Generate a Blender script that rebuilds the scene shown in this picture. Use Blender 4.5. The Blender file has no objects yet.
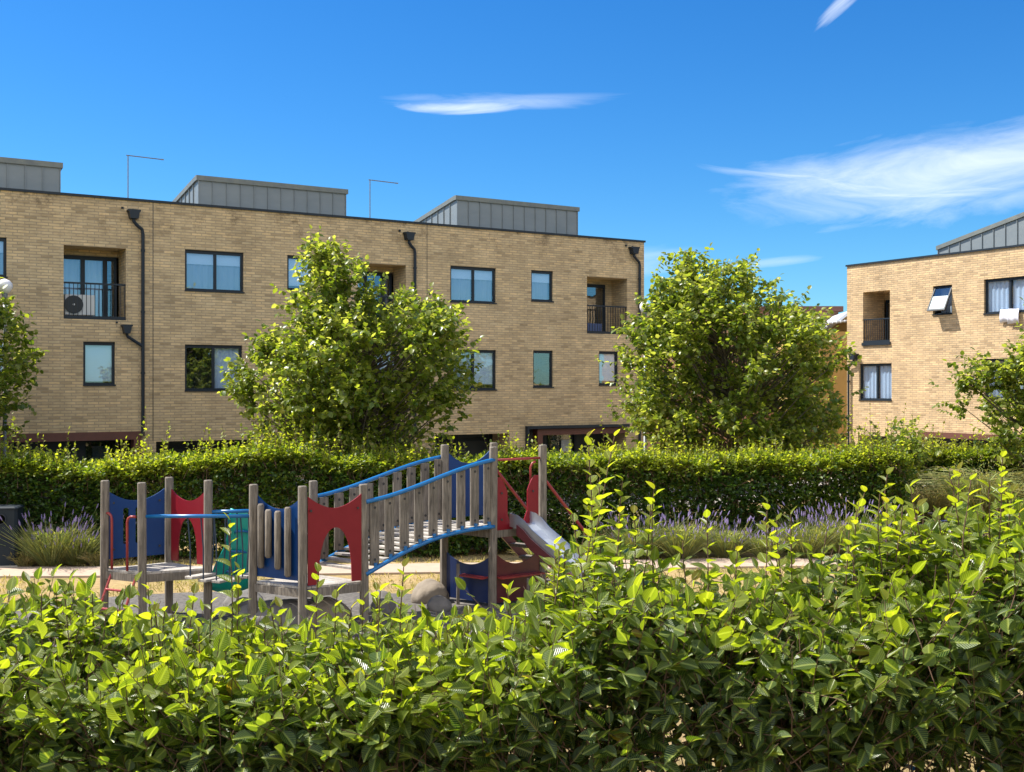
import bpy, math, random
import numpy as np
from mathutils import Vector, Matrix
rng = np.random.default_rng(7)
random.seed(7)
S = bpy.context.scene
COL = S.collection

# ------------------------------------------------------------------ camera, sky, sun, exposure
EYE = 3.8
cam = bpy.data.cameras.new('camera'); co = bpy.data.objects.new('camera', cam); COL.objects.link(co)
co.location = (0, 0, EYE); co.rotation_euler = (math.pi/2, 0, 0)
cam.sensor_width = 36.0; cam.lens = 1129/1024*36.0; cam.shift_y = (386-385)/1024*-1
cam.clip_start = 0.05; cam.clip_end = 3000
S.camera = co
SUN = Vector((-0.58, 0.17, 0.83)).normalized()
S.view_settings.view_transform = 'Standard'; S.view_settings.look = 'None'
S.view_settings.exposure = 1.5; S.view_settings.gamma = 1.0
S.cycles.max_bounces = 8; S.cycles.transparent_max_bounces = 12
S.cycles.diffuse_bounces = 4; S.cycles.transmission_bounces = 6
sl = bpy.data.lights.new('sun', 'SUN'); sl.energy = 3.7; sl.angle = math.radians(0.5); sl.color = (1, .95, .86)
so = bpy.data.objects.new('sun', sl); COL.objects.link(so)
so.rotation_euler = SUN.to_track_quat('Z', 'Y').to_euler(); so.location = (-20, 8, 30)

W = bpy.data.worlds.new('World'); S.world = W; W.use_nodes = True
nt = W.node_tree; nt.nodes.clear()
def nd(nt, typ, **kw):
    n = nt.nodes.new(typ)
    for k, v in kw.items():
        if k.startswith('i_'):
            key = k[2:]; key = int(key) if key.isdigit() else key.replace('_', ' ')
            n.inputs[key].default_value = v
        else: setattr(n, k, v)
    return n
def math_(nt, op, a, b=None, c=None, clamp=False):
    n = nt.nodes.new('ShaderNodeMath'); n.operation = op; n.use_clamp = clamp
    for i, v in enumerate((a, b, c)):
        if v is None: continue
        if isinstance(v, (int, float)): n.inputs[i].default_value = v
        else: nt.links.new(v, n.inputs[i])
    return n.outputs[0]
def world_nodes():
    L = nt.links
    sky = nd(nt, 'ShaderNodeTexSky', sky_type='NISHITA', sun_disc=False)
    sky.sun_elevation = math.asin(SUN.z); sky.sun_rotation = math.atan2(SUN.x, SUN.y)
    sky.altitude = 0; sky.air_density = 1.0; sky.dust_density = 0.25; sky.ozone_density = 4.5
    hs = nd(nt, 'ShaderNodeHueSaturation', i_Saturation=1.3, i_Value=0.80, i_Hue=0.502)
    L.new(sky.outputs[0], hs.inputs['Color'])
    gm = nd(nt, 'ShaderNodeMixRGB', blend_type='MULTIPLY'); gm.inputs[0].default_value = 1; gm.inputs[2].default_value = (.33, .55, .66, 1)
    L.new(hs.outputs[0], gm.inputs[1])
    # cirrus: laid out over the direction of view (azimuth tangent, elevation tangent)
    tc = nd(nt, 'ShaderNodeTexCoord'); sp = nd(nt, 'ShaderNodeSeparateXYZ')
    L.new(tc.outputs['Generated'], sp.inputs[0])
    X, Y, Z = sp.outputs
    Ys = math_(nt, 'MAXIMUM', Y, 0.05)
    u = math_(nt, 'DIVIDE', X, Ys); v = math_(nt, 'DIVIDE', Z, Ys)
    front = math_(nt, 'MULTIPLY', math_(nt, 'SUBTRACT', Y, 0.1), 6.0, clamp=True)
    total = None
    # (u, v, half width, half height, tilt, strength, seed, bow, coarse)
    for (cu, cv, a, b, tilt, st, seed, bow) in (
            (-.045, .2450, .070, .0062, .01, .95, 3., 1.6), (-.02, .2505, .11, .008, .0, .35, 9., .5),
            (.345, .176, .17, .014, .0, .8, 5., .9), (.40, .186, .22, .042, .14, .78, 11., .4),
            (.45, .205, .16, .034, .14, .62, 21., .2),
            (.292, .336, .030, .008, .75, .6, 7., 0.), (.225, .108, .06, .005, .10, .4, 13., 0.),
            (-.33, .105, .17, .005, .02, .2, 17., 0.), (.10, .105, .07, .016, .1, .35, 19., 0.)):
        du = math_(nt, 'SUBTRACT', u, cu); dv = math_(nt, 'SUBTRACT', v, cv)
        c_, s_ = math.cos(tilt), math.sin(tilt)
        p = math_(nt, 'ADD', math_(nt, 'MULTIPLY', du, c_), math_(nt, 'MULTIPLY', dv, s_))
        q = math_(nt, 'SUBTRACT', math_(nt, 'MULTIPLY', dv, c_), math_(nt, 'MULTIPLY', du, s_))
        q = math_(nt, 'SUBTRACT', q, math_(nt, 'MULTIPLY', math_(nt, 'MULTIPLY', p, p), bow*.6))
        cmb = nd(nt, 'ShaderNodeCombineXYZ')
        L.new(math_(nt, 'MULTIPLY', p, 7.), cmb.inputs[0]); L.new(math_(nt, 'MULTIPLY', q, 60. if b < .02 else 30.), cmb.inputs[1])
        cmb.inputs[2].default_value = seed
        no = nd(nt, 'ShaderNodeTexNoise', i_Scale=1.0, i_Detail=7.0, i_Roughness=0.62, i_Distortion=0.7)
        L.new(cmb.outputs[0], no.inputs['Vector'])
        warp = math_(nt, 'MULTIPLY', math_(nt, 'SUBTRACT', no.outputs['Fac'], .5), 3.6 if b < .02 else 2.6)
        e = math_(nt, 'ADD', math_(nt, 'POWER', math_(nt, 'ABSOLUTE', math_(nt, 'DIVIDE', p, a)), 2.),
                  math_(nt, 'POWER', math_(nt, 'ABSOLUTE', math_(nt, 'DIVIDE', q, b)), 2.))
        m = math_(nt, 'SUBTRACT', 1.0, e)
        m = math_(nt, 'ADD', m, warp)
        m = math_(nt, 'MULTIPLY', math_(nt, 'MULTIPLY', m, .62, clamp=True), st)
        # fade softly past the ellipse
        g = math_(nt, 'POWER', 2.718, math_(nt, 'MULTIPLY', e, -.9))
        m = math_(nt, 'MULTIPLY', m, math_(nt, 'MULTIPLY', g, 1.6, clamp=True))
        total = m if total is None else math_(nt, 'MAXIMUM', total, m)
    total = math_(nt, 'MULTIPLY', math_(nt, 'MULTIPLY', total, front), .95, clamp=True)
    mx = nd(nt, 'ShaderNodeMixRGB'); mx.inputs['Color2'].default_value = (3.9, 4.2, 4.6, 1)
    L.new(total, mx.inputs[0]); L.new(gm.outputs[0], mx.inputs['Color1'])
    # unseen broken cloud added behind the viewer to fill the shaded sides with light
    n4 = nd(nt, 'ShaderNodeTexNoise', i_Scale=2.6, i_Detail=8., i_Roughness=.58, i_Distortion=.5); L.new(tc.outputs['Generated'], n4.inputs['Vector'])
    back = math_(nt, 'MULTIPLY', math_(nt, 'SUBTRACT', -.10, Y), 5., clamp=True)
    cv_ = math_(nt, 'MULTIPLY', math_(nt, 'SUBTRACT', n4.outputs['Fac'], .40), 5.5, clamp=True)
    cv_ = math_(nt, 'MULTIPLY', math_(nt, 'MULTIPLY', cv_, back), math_(nt, 'MULTIPLY', math_(nt, 'SUBTRACT', Z, .10), 6., clamp=True))
    mb_ = nd(nt, 'ShaderNodeMixRGB'); mb_.inputs['Color2'].default_value = (7.2, 7.1, 6.9, 1)
    L.new(cv_, mb_.inputs[0]); L.new(mx.outputs[0], mb_.inputs['Color1']); mx = mb_
    bg = nd(nt, 'ShaderNodeBackground'); bg.inputs[1].default_value = 0.11
    L.new(mx.outputs[0], bg.inputs[0])
    out = nd(nt, 'ShaderNodeOutputWorld'); L.new(bg.outputs[0], out.inputs[0])
world_nodes()

# ------------------------------------------------------------------ materials
MATS = {}
def pbr(name, col, rough=.7, metal=0., spec=.5, noise=None, bump=None, coat=0):
    """noise=(scale, colour2, contrast); bump=(scale, strength)"""
    m = bpy.data.materials.new(name); m.use_nodes = True; t = m.node_tree
    b = t.nodes['Principled BSDF']
    b.inputs['Base Color'].default_value = (*col, 1); b.inputs['Roughness'].default_value = rough
    b.inputs['Metallic'].default_value = metal; b.inputs['Specular IOR Level'].default_value = spec
    b.inputs['Coat Weight'].default_value = coat
    tc = nd(t, 'ShaderNodeTexCoord')
    if noise:
        sc, c2, con = noise
        mp = nd(t, 'ShaderNodeMapping')
        if isinstance(sc, tuple): mp.inputs['Scale'].default_value = sc
        else: mp.inputs['Scale'].default_value = (sc, sc, sc)
        t.links.new(tc.outputs['Object'], mp.inputs[0])
        n = nd(t, 'ShaderNodeTexNoise', i_Scale=1., i_Detail=6., i_Roughness=.62)
        t.links.new(mp.outputs[0], n.inputs['Vector'])
        mr = nd(t, 'ShaderNodeMapRange', i_1=.5-.5/con, i_2=.5+.5/con)
        t.links.new(n.outputs['Fac'], mr.inputs[0])
        mx = nd(t, 'ShaderNodeMixRGB'); mx.inputs[1].default_value = (*col, 1); mx.inputs[2].default_value = (*c2, 1)
        t.links.new(mr.outputs[0], mx.inputs[0]); t.links.new(mx.outputs[0], b.inputs['Base Color'])
    if bump:
        n2 = nd(t, 'ShaderNodeTexNoise', i_Scale=bump[0], i_Detail=5.)
        t.links.new(tc.outputs['Object'], n2.inputs['Vector'])
        bp = nd(t, 'ShaderNodeBump', i_Strength=bump[1], i_Distance=.02)
        t.links.new(n2.outputs['Fac'], bp.inputs['Height']); t.links.new(bp.outputs[0], b.inputs['Normal'])
    MATS[name] = m
    return m

def brick_mat(name, c1, c2, mortar, stain):
    m = bpy.data.materials.new(name); m.use_nodes = True; t = m.node_tree; L = t.links
    b = t.nodes['Principled BSDF']; b.inputs['Roughness'].default_value = .88; b.inputs['Specular IOR Level'].default_value = .25
    tc = nd(t, 'ShaderNodeTexCoord'); sp = nd(t, 'ShaderNodeSeparateXYZ'); L.new(tc.outputs['Object'], sp.inputs[0])
    cb = nd(t, 'ShaderNodeCombineXYZ')
    L.new(math_(t, 'ADD', sp.outputs[0], sp.outputs[1]), cb.inputs[0]); L.new(sp.outputs[2], cb.inputs[1])
    br = nd(t, 'ShaderNodeTexBrick', i_Scale=1., i_Mortar_Size=.012, i_Mortar_Smooth=.4, i_Bias=0., i_Brick_Width=.31, i_Row_Height=.083)
    br.offset = .38; br.offset_frequency = 2
    br.inputs['Color1'].default_value = (0, 0, 0, 1); br.inputs['Color2'].default_value = (1, 1, 1, 1)
    L.new(cb.outputs[0], br.inputs['Vector'])
    # each brick its own tone, from the brick's random grey
    rmp = nd(t, 'ShaderNodeValToRGB'); e = rmp.color_ramp.elements
    e[0].color = (*c1, 1); e[1].color = (*c2, 1)
    e.new(.07).color = tuple(x*.88 for x in c1)+(1,); e.new(.14).color = (*c1, 1)
    mid = tuple((p+q)/2 for p, q in zip(c1, c2)); e.new(.55).color = (*mid, 1); e.new(.93).color = (min(1, c2[0]*1.15), c2[1]*1.08, c2[2]*.98, 1)
    e[0].color = tuple(x*.72 for x in c1)+(1,)
    L.new(br.outputs['Color'], rmp.inputs[0])
    n1 = nd(t, 'ShaderNodeTexNoise', i_Scale=.9, i_Detail=6., i_Roughness=.7); L.new(cb.outputs[0], n1.inputs['Vector'])
    n2 = nd(t, 'ShaderNodeTexNoise', i_Scale=4., i_Detail=8., i_Roughness=.75); mp = nd(t, 'ShaderNodeMapping'); mp.inputs['Scale'].default_value = (1., 3.5, 1)
    L.new(cb.outputs[0], mp.inputs[0]); L.new(mp.outputs[0], n2.inputs['Vector'])
    mxm = nd(t, 'ShaderNodeMixRGB'); mxm.inputs[2].default_value = (*mortar, 1)
    L.new(br.outputs['Fac'], mxm.inputs[0]); L.new(rmp.outputs[0], mxm.inputs[1])
    mr = nd(t, 'ShaderNodeMapRange', i_1=.35, i_2=.68, i_3=.80, i_4=1.10); L.new(n1.outputs['Fac'], mr.inputs[0])
    mr2 = nd(t, 'ShaderNodeMapRange', i_1=.3, i_2=.7, i_3=.84, i_4=1.14); L.new(n2.outputs['Fac'], mr2.inputs[0])
    mul = nd(t, 'ShaderNodeMixRGB', blend_type='MULTIPLY'); mul.inputs[0].default_value = 1
    L.new(mxm.outputs[0], mul.inputs[1]); L.new(math_(t, 'MULTIPLY', mr.outputs[0], mr2.outputs[0]), mul.inputs[2])
    # soot washed down under the parapet in patches
    n3 = nd(t, 'ShaderNodeTexNoise', i_Scale=1.6, i_Detail=8., i_Roughness=.8); L.new(cb.outputs[0], n3.inputs['Vector'])
    h = nd(t, 'ShaderNodeMapRange', i_1=7.7, i_2=9.2); L.new(sp.outputs[2], h.inputs[0])
    st = math_(t, 'MULTIPLY', math_(t, 'MULTIPLY', math_(t, 'SUBTRACT', n3.outputs['Fac'], .52, clamp=True), 7., clamp=True), math_(t, 'MULTIPLY', h.outputs[0], stain))
    mxs = nd(t, 'ShaderNodeMixRGB'); mxs.inputs[2].default_value = (.12, .085, .05, 1)
    L.new(st, mxs.inputs[0]); L.new(mul.outputs[0], mxs.inputs[1]); L.new(mxs.outputs[0], b.inputs['Base Color'])
    bp = nd(t, 'ShaderNodeBump', i_Strength=.7, i_Distance=.012, invert=True); L.new(br.outputs['Fac'], bp.inputs['Height'])
    L.new(bp.outputs[0], b.inputs['Normal'])
    return m

def wood_mat(name, c1, c2):
    m = bpy.data.materials.new(name); m.use_nodes = True; t = m.node_tree; L = t.links
    b = t.nodes['Principled BSDF']; b.inputs['Roughness'].default_value = .85
    tc = nd(t, 'ShaderNodeTexCoord'); mp = nd(t, 'ShaderNodeMapping'); mp.inputs['Scale'].default_value = (22, 22, 1.6)
    L.new(tc.outputs['Object'], mp.inputs[0])
    n = nd(t, 'ShaderNodeTexNoise', i_Scale=1.6, i_Detail=7., i_Roughness=.7, i_Distortion=.6); L.new(mp.outputs[0], n.inputs['Vector'])
    n2 = nd(t, 'ShaderNodeTexNoise', i_Scale=2.2, i_Detail=3.); L.new(tc.outputs['Object'], n2.inputs['Vector'])
    mr = nd(t, 'ShaderNodeMapRange', i_1=.32, i_2=.68); L.new(n.outputs['Fac'], mr.inputs[0])
    mx = nd(t, 'ShaderNodeMixRGB'); mx.inputs[1].default_value = (*c1, 1); mx.inputs[2].default_value = (*c2, 1)
    L.new(mr.outputs[0], mx.inputs[0])
    mx2 = nd(t, 'ShaderNodeMixRGB', blend_type='MULTIPLY'); mx2.inputs[0].default_value = .8
    mr2 = nd(t, 'ShaderNodeMapRange', i_1=.3, i_2=.7, i_3=.6, i_4=1.15); L.new(n2.outputs['Fac'], mr2.inputs[0])
    L.new(mx.outputs[0], mx2.inputs[1]); L.new(mr2.outputs[0], mx2.inputs[2]); L.new(mx2.outputs[0], b.inputs['Base Color'])
    bp = nd(t, 'ShaderNodeBump', i_Strength=.5, i_Distance=.01); L.new(n.outputs['Fac'], bp.inputs['Height']); L.new(bp.outputs[0], b.inputs['Normal'])
    MATS[name] = m; return m

def leaf_mat(name, stops, trans=.45, rough=.42, veins=0., tgain=(1.5, 1.75, .5), spec=.5):
    m = bpy.data.materials.new(name); m.use_nodes = True; t = m.node_tree; L = t.links
    b = t.nodes['Principled BSDF']; b.inputs['Roughness'].default_value = rough; b.inputs['Specular IOR Level'].default_value = spec
    at = nd(t, 'ShaderNodeAttribute', attribute_name='tint')
    rp = nd(t, 'ShaderNodeValToRGB'); e = rp.color_ramp.elements
    e[0].position = stops[0][0]; e[0].color = (*stops[0][1], 1); e[1].position = stops[-1][0]; e[1].color = (*stops[-1][1], 1)
    for p, c in stops[1:-1]: e.new(p).color = (*c, 1)
    L.new(at.outputs['Fac'], rp.inputs[0]); col = rp.outputs[0]
    if veins:
        uv = nd(t, 'ShaderNodeUVMap', uv_map='leaf'); sp = nd(t, 'ShaderNodeSeparateXYZ'); L.new(uv.outputs[0], sp.inputs[0])
        au = math_(t, 'ABSOLUTE', sp.outputs[0])
        ph = math_(t, 'SUBTRACT', math_(t, 'MULTIPLY', sp.outputs[1], 62.), math_(t, 'MULTIPLY', au, 34.))
        wv = math_(t, 'MULTIPLY', math_(t, 'ADD', math_(t, 'SINE', ph), 1.), .5)
        mid = math_(t, 'SUBTRACT', 1., math_(t, 'MULTIPLY', au, 9.), clamp=True)
        pw = math_(t, 'POWER', wv, 5.)
        mx = nd(t, 'ShaderNodeMixRGB'); mx.inputs[2].default_value = (.36, .42, .09, 1)
        L.new(math_(t, 'MULTIPLY', math_(t, 'MAXIMUM', math_(t, 'MULTIPLY', pw, .55), mid), .8), mx.inputs[0]); L.new(col, mx.inputs[1]); col = mx.outputs[0]
        bp = nd(t, 'ShaderNodeBump', i_Strength=veins, i_Distance=.006, invert=True)
        L.new(math_(t, 'MAXIMUM', wv, mid), bp.inputs['Height']); L.new(bp.outputs[0], b.inputs['Normal'])
    L.new(col, b.inputs['Base Color'])
    tr = nd(t, 'ShaderNodeBsdfTranslucent')
    g = nd(t, 'ShaderNodeMixRGB', blend_type='MULTIPLY'); g.inputs[0].default_value = 1; g.inputs[2].default_value = (*tgain, 1)
    L.new(col, g.inputs[1]); L.new(g.outputs[0], tr.inputs[0])
    ms = nd(t, 'ShaderNodeMixShader'); L.new(math_(t, 'ADD', math_(t, 'MULTIPLY', at.outputs['Fac'], .45), trans-.22, clamp=True), ms.inputs[0])
    L.new(b.outputs[0], ms.inputs[1]); L.new(tr.outputs[0], ms.inputs[2])
    L.new(ms.outputs[0], t.nodes['Material Output'].inputs[0])
    MATS[name] = m; return m

def glass_mat(name, tint, base):
    m = bpy.data.materials.new(name); m.use_nodes = True; t = m.node_tree; L = t.links
    t.nodes.remove(t.nodes['Principled BSDF'])
    tr = nd(t, 'ShaderNodeBsdfTransparent'); tr.inputs[0].default_value = (*tint, 1)
    gl = nd(t, 'ShaderNodeBsdfGlossy'); gl.inputs['Roughness'].default_value = .015; gl.inputs[0].default_value = (.9, .95, 1, 1)
    lw = nd(t, 'ShaderNodeFresnel', i_IOR=1.6)
    ms = nd(t, 'ShaderNodeMixShader'); ge = nd(t, 'ShaderNodeNewGeometry'); L.new(math_(t, 'MULTIPLY', math_(t, 'ADD', lw.outputs[0], base, clamp=True), math_(t, 'SUBTRACT', 1., ge.outputs['Backfacing'])), ms.inputs[0])
    n = nd(t, 'ShaderNodeTexNoise', i_Scale=1.3, i_Detail=2.); tc = nd(t, 'ShaderNodeTexCoord'); L.new(tc.outputs['Object'], n.inputs['Vector'])
    bp = nd(t, 'ShaderNodeBump', i_Strength=.12, i_Distance=.03); L.new(n.outputs['Fac'], bp.inputs['Height']); L.new(bp.outputs[0], gl.inputs['Normal'])
    L.new(tr.outputs[0], ms.inputs[1]); L.new(gl.outputs[0], ms.inputs[2]); L.new(ms.outputs[0], t.nodes['Material Output'].inputs[0])
    MATS[name] = m; return m

BRICK = brick_mat('buff_brick', (.52, .385, .222), (.58, .448, .27), (.38, .30, .20), .9)
BRICK2 = brick_mat('yellow_brick', (.50, .35, .20), (.56, .415, .25), (.34, .265, .18), .05)
pbr('slate_frame', (.010, .017, .026), .5, spec=.35)
pbr('zinc', (.17, .195, .21), .5, .2, noise=((1.2, 1.2, 3), (.22, .245, .255), 1.6))
pbr('zinc_trim', (.12, .135, .14), .55, .2, noise=(5, (.20, .21, .18), 1.8))
pbr('roof_felt', (.09, .09, .09), .9)
pbr('rust_steel', (.13, .045, .03), .6, noise=(6, (.085, .03, .02), 1.6))
pbr('dark_cladding', (.018, .028, .036), .55, noise=(3, (.03, .035, .04), 1.5))
pbr('blind', (.62, .66, .72), .8); pbr('curtain', (.62, .66, .74), .9)
pbr('curtain_grey', (.33, .36, .40), .9); pbr('interior', (.035, .035, .038), .9)
pbr('warm_curtain', (.45, .32, .14), .9)
pbr('white_plastic', (.62, .63, .63), .45); pbr('curtain_stand_in', (.36, .44, .45), .5); pbr('hole', (.002, .002, .002), 1., spec=0.); pbr('black_plastic', (.015, .016, .018), .4)
pbr('cloth', (.60, .60, .68), .9, bump=(30, .3))
pbr('render_brown', (.36, .21, .13), .85, noise=(2.5, (.42, .26, .17), 1.5))
pbr('sheet_roof', (.55, .57, .60), .4)
pbr('yellow_render', (.42, .27, .09), .85, noise=(2, (.36, .22, .07), 1.6))
wood_mat('weathered_wood', (.07, .058, .046), (.27, .23, .185))
wood_mat('deck_wood', (.28, .25, .22), (.48, .45, .41))
pbr('blue_panel', (.003, .032, .135), .4, spec=.3, noise=(7, (.004, .04, .16), 1.5), bump=(60, .05))
pbr('red_panel', (.17, .005, .012), .4, spec=.3, noise=(7, (.20, .008, .016), 1.5), bump=(60, .05))
pbr('navy_panel', (.010, .022, .085), .35); pbr('maroon_panel', (.065, .008, .014), .35, noise=(9, (.11, .02, .025), 1.8))
pbr('blue_paint', (.004, .105, .30), .3, noise=(12, (.01, .14, .36), 1.5)); pbr('red_paint', (.24, .014, .02), .38, noise=(10, (.30, .05, .04), 1.8))
pbr('teal_plastic', (.0, .30, .25), .35, noise=(5, (.01, .38, .31), 1.5))
pbr('steel', (.62, .65, .70), .28, .9, noise=(8, (.5, .53, .58), 1.5)); pbr('bolt', (.02, .02, .022), .5)
pbr('rope', (.02, .035, .06), .8); pbr('tyre', (.015, .015, .015), .8); pbr('chrome', (.6, .6, .62), .2, 1.)
pbr('bike_blue', (.05, .08, .2), .3); pbr('bin_slate', (.007, .013, .020), .6, spec=.25, noise=(8, (.012, .02, .028), 1.7))
pbr('lamp_grey', (.2, .21, .22), .5, .4); pbr('lamp_bowl', (.8, .78, .78), .3)
pbr('sandstone', (.24, .20, .155), .9, noise=(4, (.19, .155, .115), 1.8), bump=(9, .9))
pbr('grey_stone', (.11, .105, .10), .9, noise=(4, (.20, .18, .165), 1.8), bump=(9, .9))
pbr('bark', (.09, .07, .05), .95, noise=((20, 20, 4), (.17, .14, .10), 1.5), bump=(30, .7))
pbr('twig', (.10, .055, .03), .85); pbr('green_twig', (.16, .14, .05), .8)
pbr('flower_purple', (.22, .17, .33), .8); pbr('path_slab', (.42, .315, .235), .9, noise=(3, (.33, .25, .19), 1.7), bump=(20, .3))
pbr('kerb', (.4, .36, .3), .9); pbr('asphalt', (.05, .05, .052), .9, noise=(9, (.07, .07, .07), 1.5))
pbr('street_paving', (.34, .31, .27), .9, noise=(2, (.28, .26, .23), 1.5))
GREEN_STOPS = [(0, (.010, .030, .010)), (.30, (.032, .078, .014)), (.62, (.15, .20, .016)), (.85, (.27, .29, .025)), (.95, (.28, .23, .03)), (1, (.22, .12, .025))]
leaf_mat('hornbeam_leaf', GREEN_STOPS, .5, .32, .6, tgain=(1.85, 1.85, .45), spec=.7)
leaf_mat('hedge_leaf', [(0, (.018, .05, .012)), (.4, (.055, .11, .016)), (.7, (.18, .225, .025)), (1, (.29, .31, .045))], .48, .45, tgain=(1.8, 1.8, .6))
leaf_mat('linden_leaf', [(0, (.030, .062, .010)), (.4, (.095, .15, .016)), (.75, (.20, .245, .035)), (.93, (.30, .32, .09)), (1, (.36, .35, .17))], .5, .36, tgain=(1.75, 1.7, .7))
leaf_mat('lavender_leaf', [(0, (.16, .21, .07)), (.5, (.26, .29, .10)), (1, (.45, .38, .17))], .35, .7)
leaf_mat('dry_blade', [(0, (.13, .16, .035)), (.35, (.30, .25, .08)), (1, (.50, .38, .18))], .25, .8)
leaf_mat('tall_grass_blade', [(0, (.14, .19, .05)), (.5, (.30, .31, .11)), (1, (.52, .42, .22))], .35, .6)
glass_mat('window_glass', (.86, .92, .97), .17); glass_mat('dark_glass', (.6, .66, .7), .10)
M = MATS

def ground_mat():
    m = bpy.data.materials.new('dry_turf'); m.use_nodes = True; t = m.node_tree; L = t.links
    b = t.nodes['Principled BSDF']; b.inputs['Roughness'].default_value = .95; b.inputs['Specular IOR Level'].default_value = .1
    tc = nd(t, 'ShaderNodeTexCoord')
    n1 = nd(t, 'ShaderNodeTexNoise', i_Scale=.55, i_Detail=8., i_Roughness=.72); L.new(tc.outputs['Object'], n1.inputs['Vector'])
    n2 = nd(t, 'ShaderNodeTexNoise', i_Scale=9., i_Detail=8., i_Roughness=.8); L.new(tc.outputs['Object'], n2.inputs['Vector'])
    r1 = nd(t, 'ShaderNodeValToRGB'); e = r1.color_ramp.elements
    e[0].position = .36; e[0].color = (.17, .17, .05, 1); e[1].position = .64; e[1].color = (.40, .285, .15, 1); e.new(.47).color = (.34, .25, .11, 1)
    L.new(n1.outputs['Fac'], r1.inputs[0])
    mr = nd(t, 'ShaderNodeMapRange', i_1=.3, i_2=.7, i_3=.62, i_4=1.25); L.new(n2.outputs['Fac'], mr.inputs[0])
    mx = nd(t, 'ShaderNodeMixRGB', blend_type='MULTIPLY'); mx.inputs[0].default_value = 1
    L.new(r1.outputs[0], mx.inputs[1]); L.new(mr.outputs[0], mx.inputs[2]); L.new(mx.outputs[0], b.inputs['Base Color'])
    bp = nd(t, 'ShaderNodeBump', i_Strength=.8, i_Distance=.05); L.new(n2.outputs['Fac'], bp.inputs['Height']); L.new(bp.outputs[0], b.inputs['Normal'])
    M['dry_turf'] = m
ground_mat()
pbr('wood_chip', (.045, .04, .037), .95, noise=(11, (.16, .145, .13), 2.0), bump=(25, 1.))

# ------------------------------------------------------------------ mesh helpers
def tag(o, label=None, cat=None, group=None, kind=None):
    if label: o['label'] = label
    if cat: o['category'] = cat
    if group: o['group'] = group
    if kind: o['kind'] = kind
    return o
def root(name, loc, rz=0, **kw):
    o = bpy.data.objects.new(name, None); COL.objects.link(o); o.location = loc; o.rotation_euler = (0, 0, rz)
    o.empty_display_size = .2
    return tag(o, **kw)
def link(name, me, parent=None, **kw):
    o = bpy.data.objects.new(name, me); COL.objects.link(o)
    if parent: o.parent = parent
    return tag(o, **kw)

class MB:
    def __init__(s): s.v = []; s.f = []; s.mi = []; s.mats = []; s.cur = 0
    def mat(s, m):
        if m not in s.mats: s.mats.append(m)
        s.cur = s.mats.index(m); return s
    def add(s, vs, fs):
        o = len(s.v); s.v += [tuple(map(float, p)) for p in vs]
        for f in fs: s.f.append(tuple(i+o for i in f)); s.mi.append(s.cur)
        return s
    def box(s, c, d, R=None):
        x, y, z = d[0]/2, d[1]/2, d[2]/2
        vs = [Vector(p) for p in ((-x,-y,-z),(x,-y,-z),(x,y,-z),(-x,y,-z),(-x,-y,z),(x,-y,z),(x,y,z),(-x,y,z))]
        if R is not None: vs = [R @ p for p in vs]
        vs = [p+Vector(c) for p in vs]
        return s.add(vs, [(3,2,1,0),(4,5,6,7),(0,1,5,4),(1,2,6,5),(2,3,7,6),(3,0,4,7)])
    def bb(s, x0, x1, y0, y1, z0, z1): return s.box(((x0+x1)/2,(y0+y1)/2,(z0+z1)/2), (abs(x1-x0),abs(y1-y0),abs(z1-z0)))
    def tube(s, pts, r, n=8, closed=False):
        pts = [Vector(p) for p in pts]; N = len(pts); rings = []
        up = None
        for i, p in enumerate(pts):
            if closed: d = pts[(i+1) % N]-pts[i-1]
            else: d = pts[min(i+1, N-1)]-pts[max(i-1, 0)]
            d.normalize()
            if up is None:
                up = Vector((0,0,1)) if abs(d.z) < .9 else Vector((1,0,0))
            a = d.cross(up).normalized(); b_ = a.cross(d).normalized(); up = b_
            rr = r[i] if isinstance(r, (list, tuple)) else r
            rings.append([p+a*math.cos(k*2*math.pi/n)*rr+b_*math.sin(k*2*math.pi/n)*rr for k in range(n)])
        vs = [q for ri in rings for q in ri]; fs = []
        for i in range(N if closed else N-1):
            j = (i+1) % N
            for k in range(n): fs.append((i*n+k, i*n+(k+1) % n, j*n+(k+1) % n, j*n+k))
        if not closed: fs += [tuple(range(n))[::-1], tuple((N-1)*n+k for k in range(n))]
        return s.add(vs, fs)
    def build(s, name, parent=None, smooth=False, bevel=0, **kw):
        me = bpy.data.meshes.new(name); me.from_pydata(s.v, [], s.f)
        for m in s.mats: me.materials.append(M[m] if isinstance(m, str) else m)
        me.polygons.foreach_set('material_index', s.mi)
        if smooth: me.polygons.foreach_set('use_smooth', [True]*len(me.polygons))
        me.update()
        o = link(name, me, parent, **kw)
        if bevel:
            b = o.modifiers.new('bevel', 'BEVEL'); b.width = bevel; b.segments = 2; b.limit_method = 'ANGLE'
        return o

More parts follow.
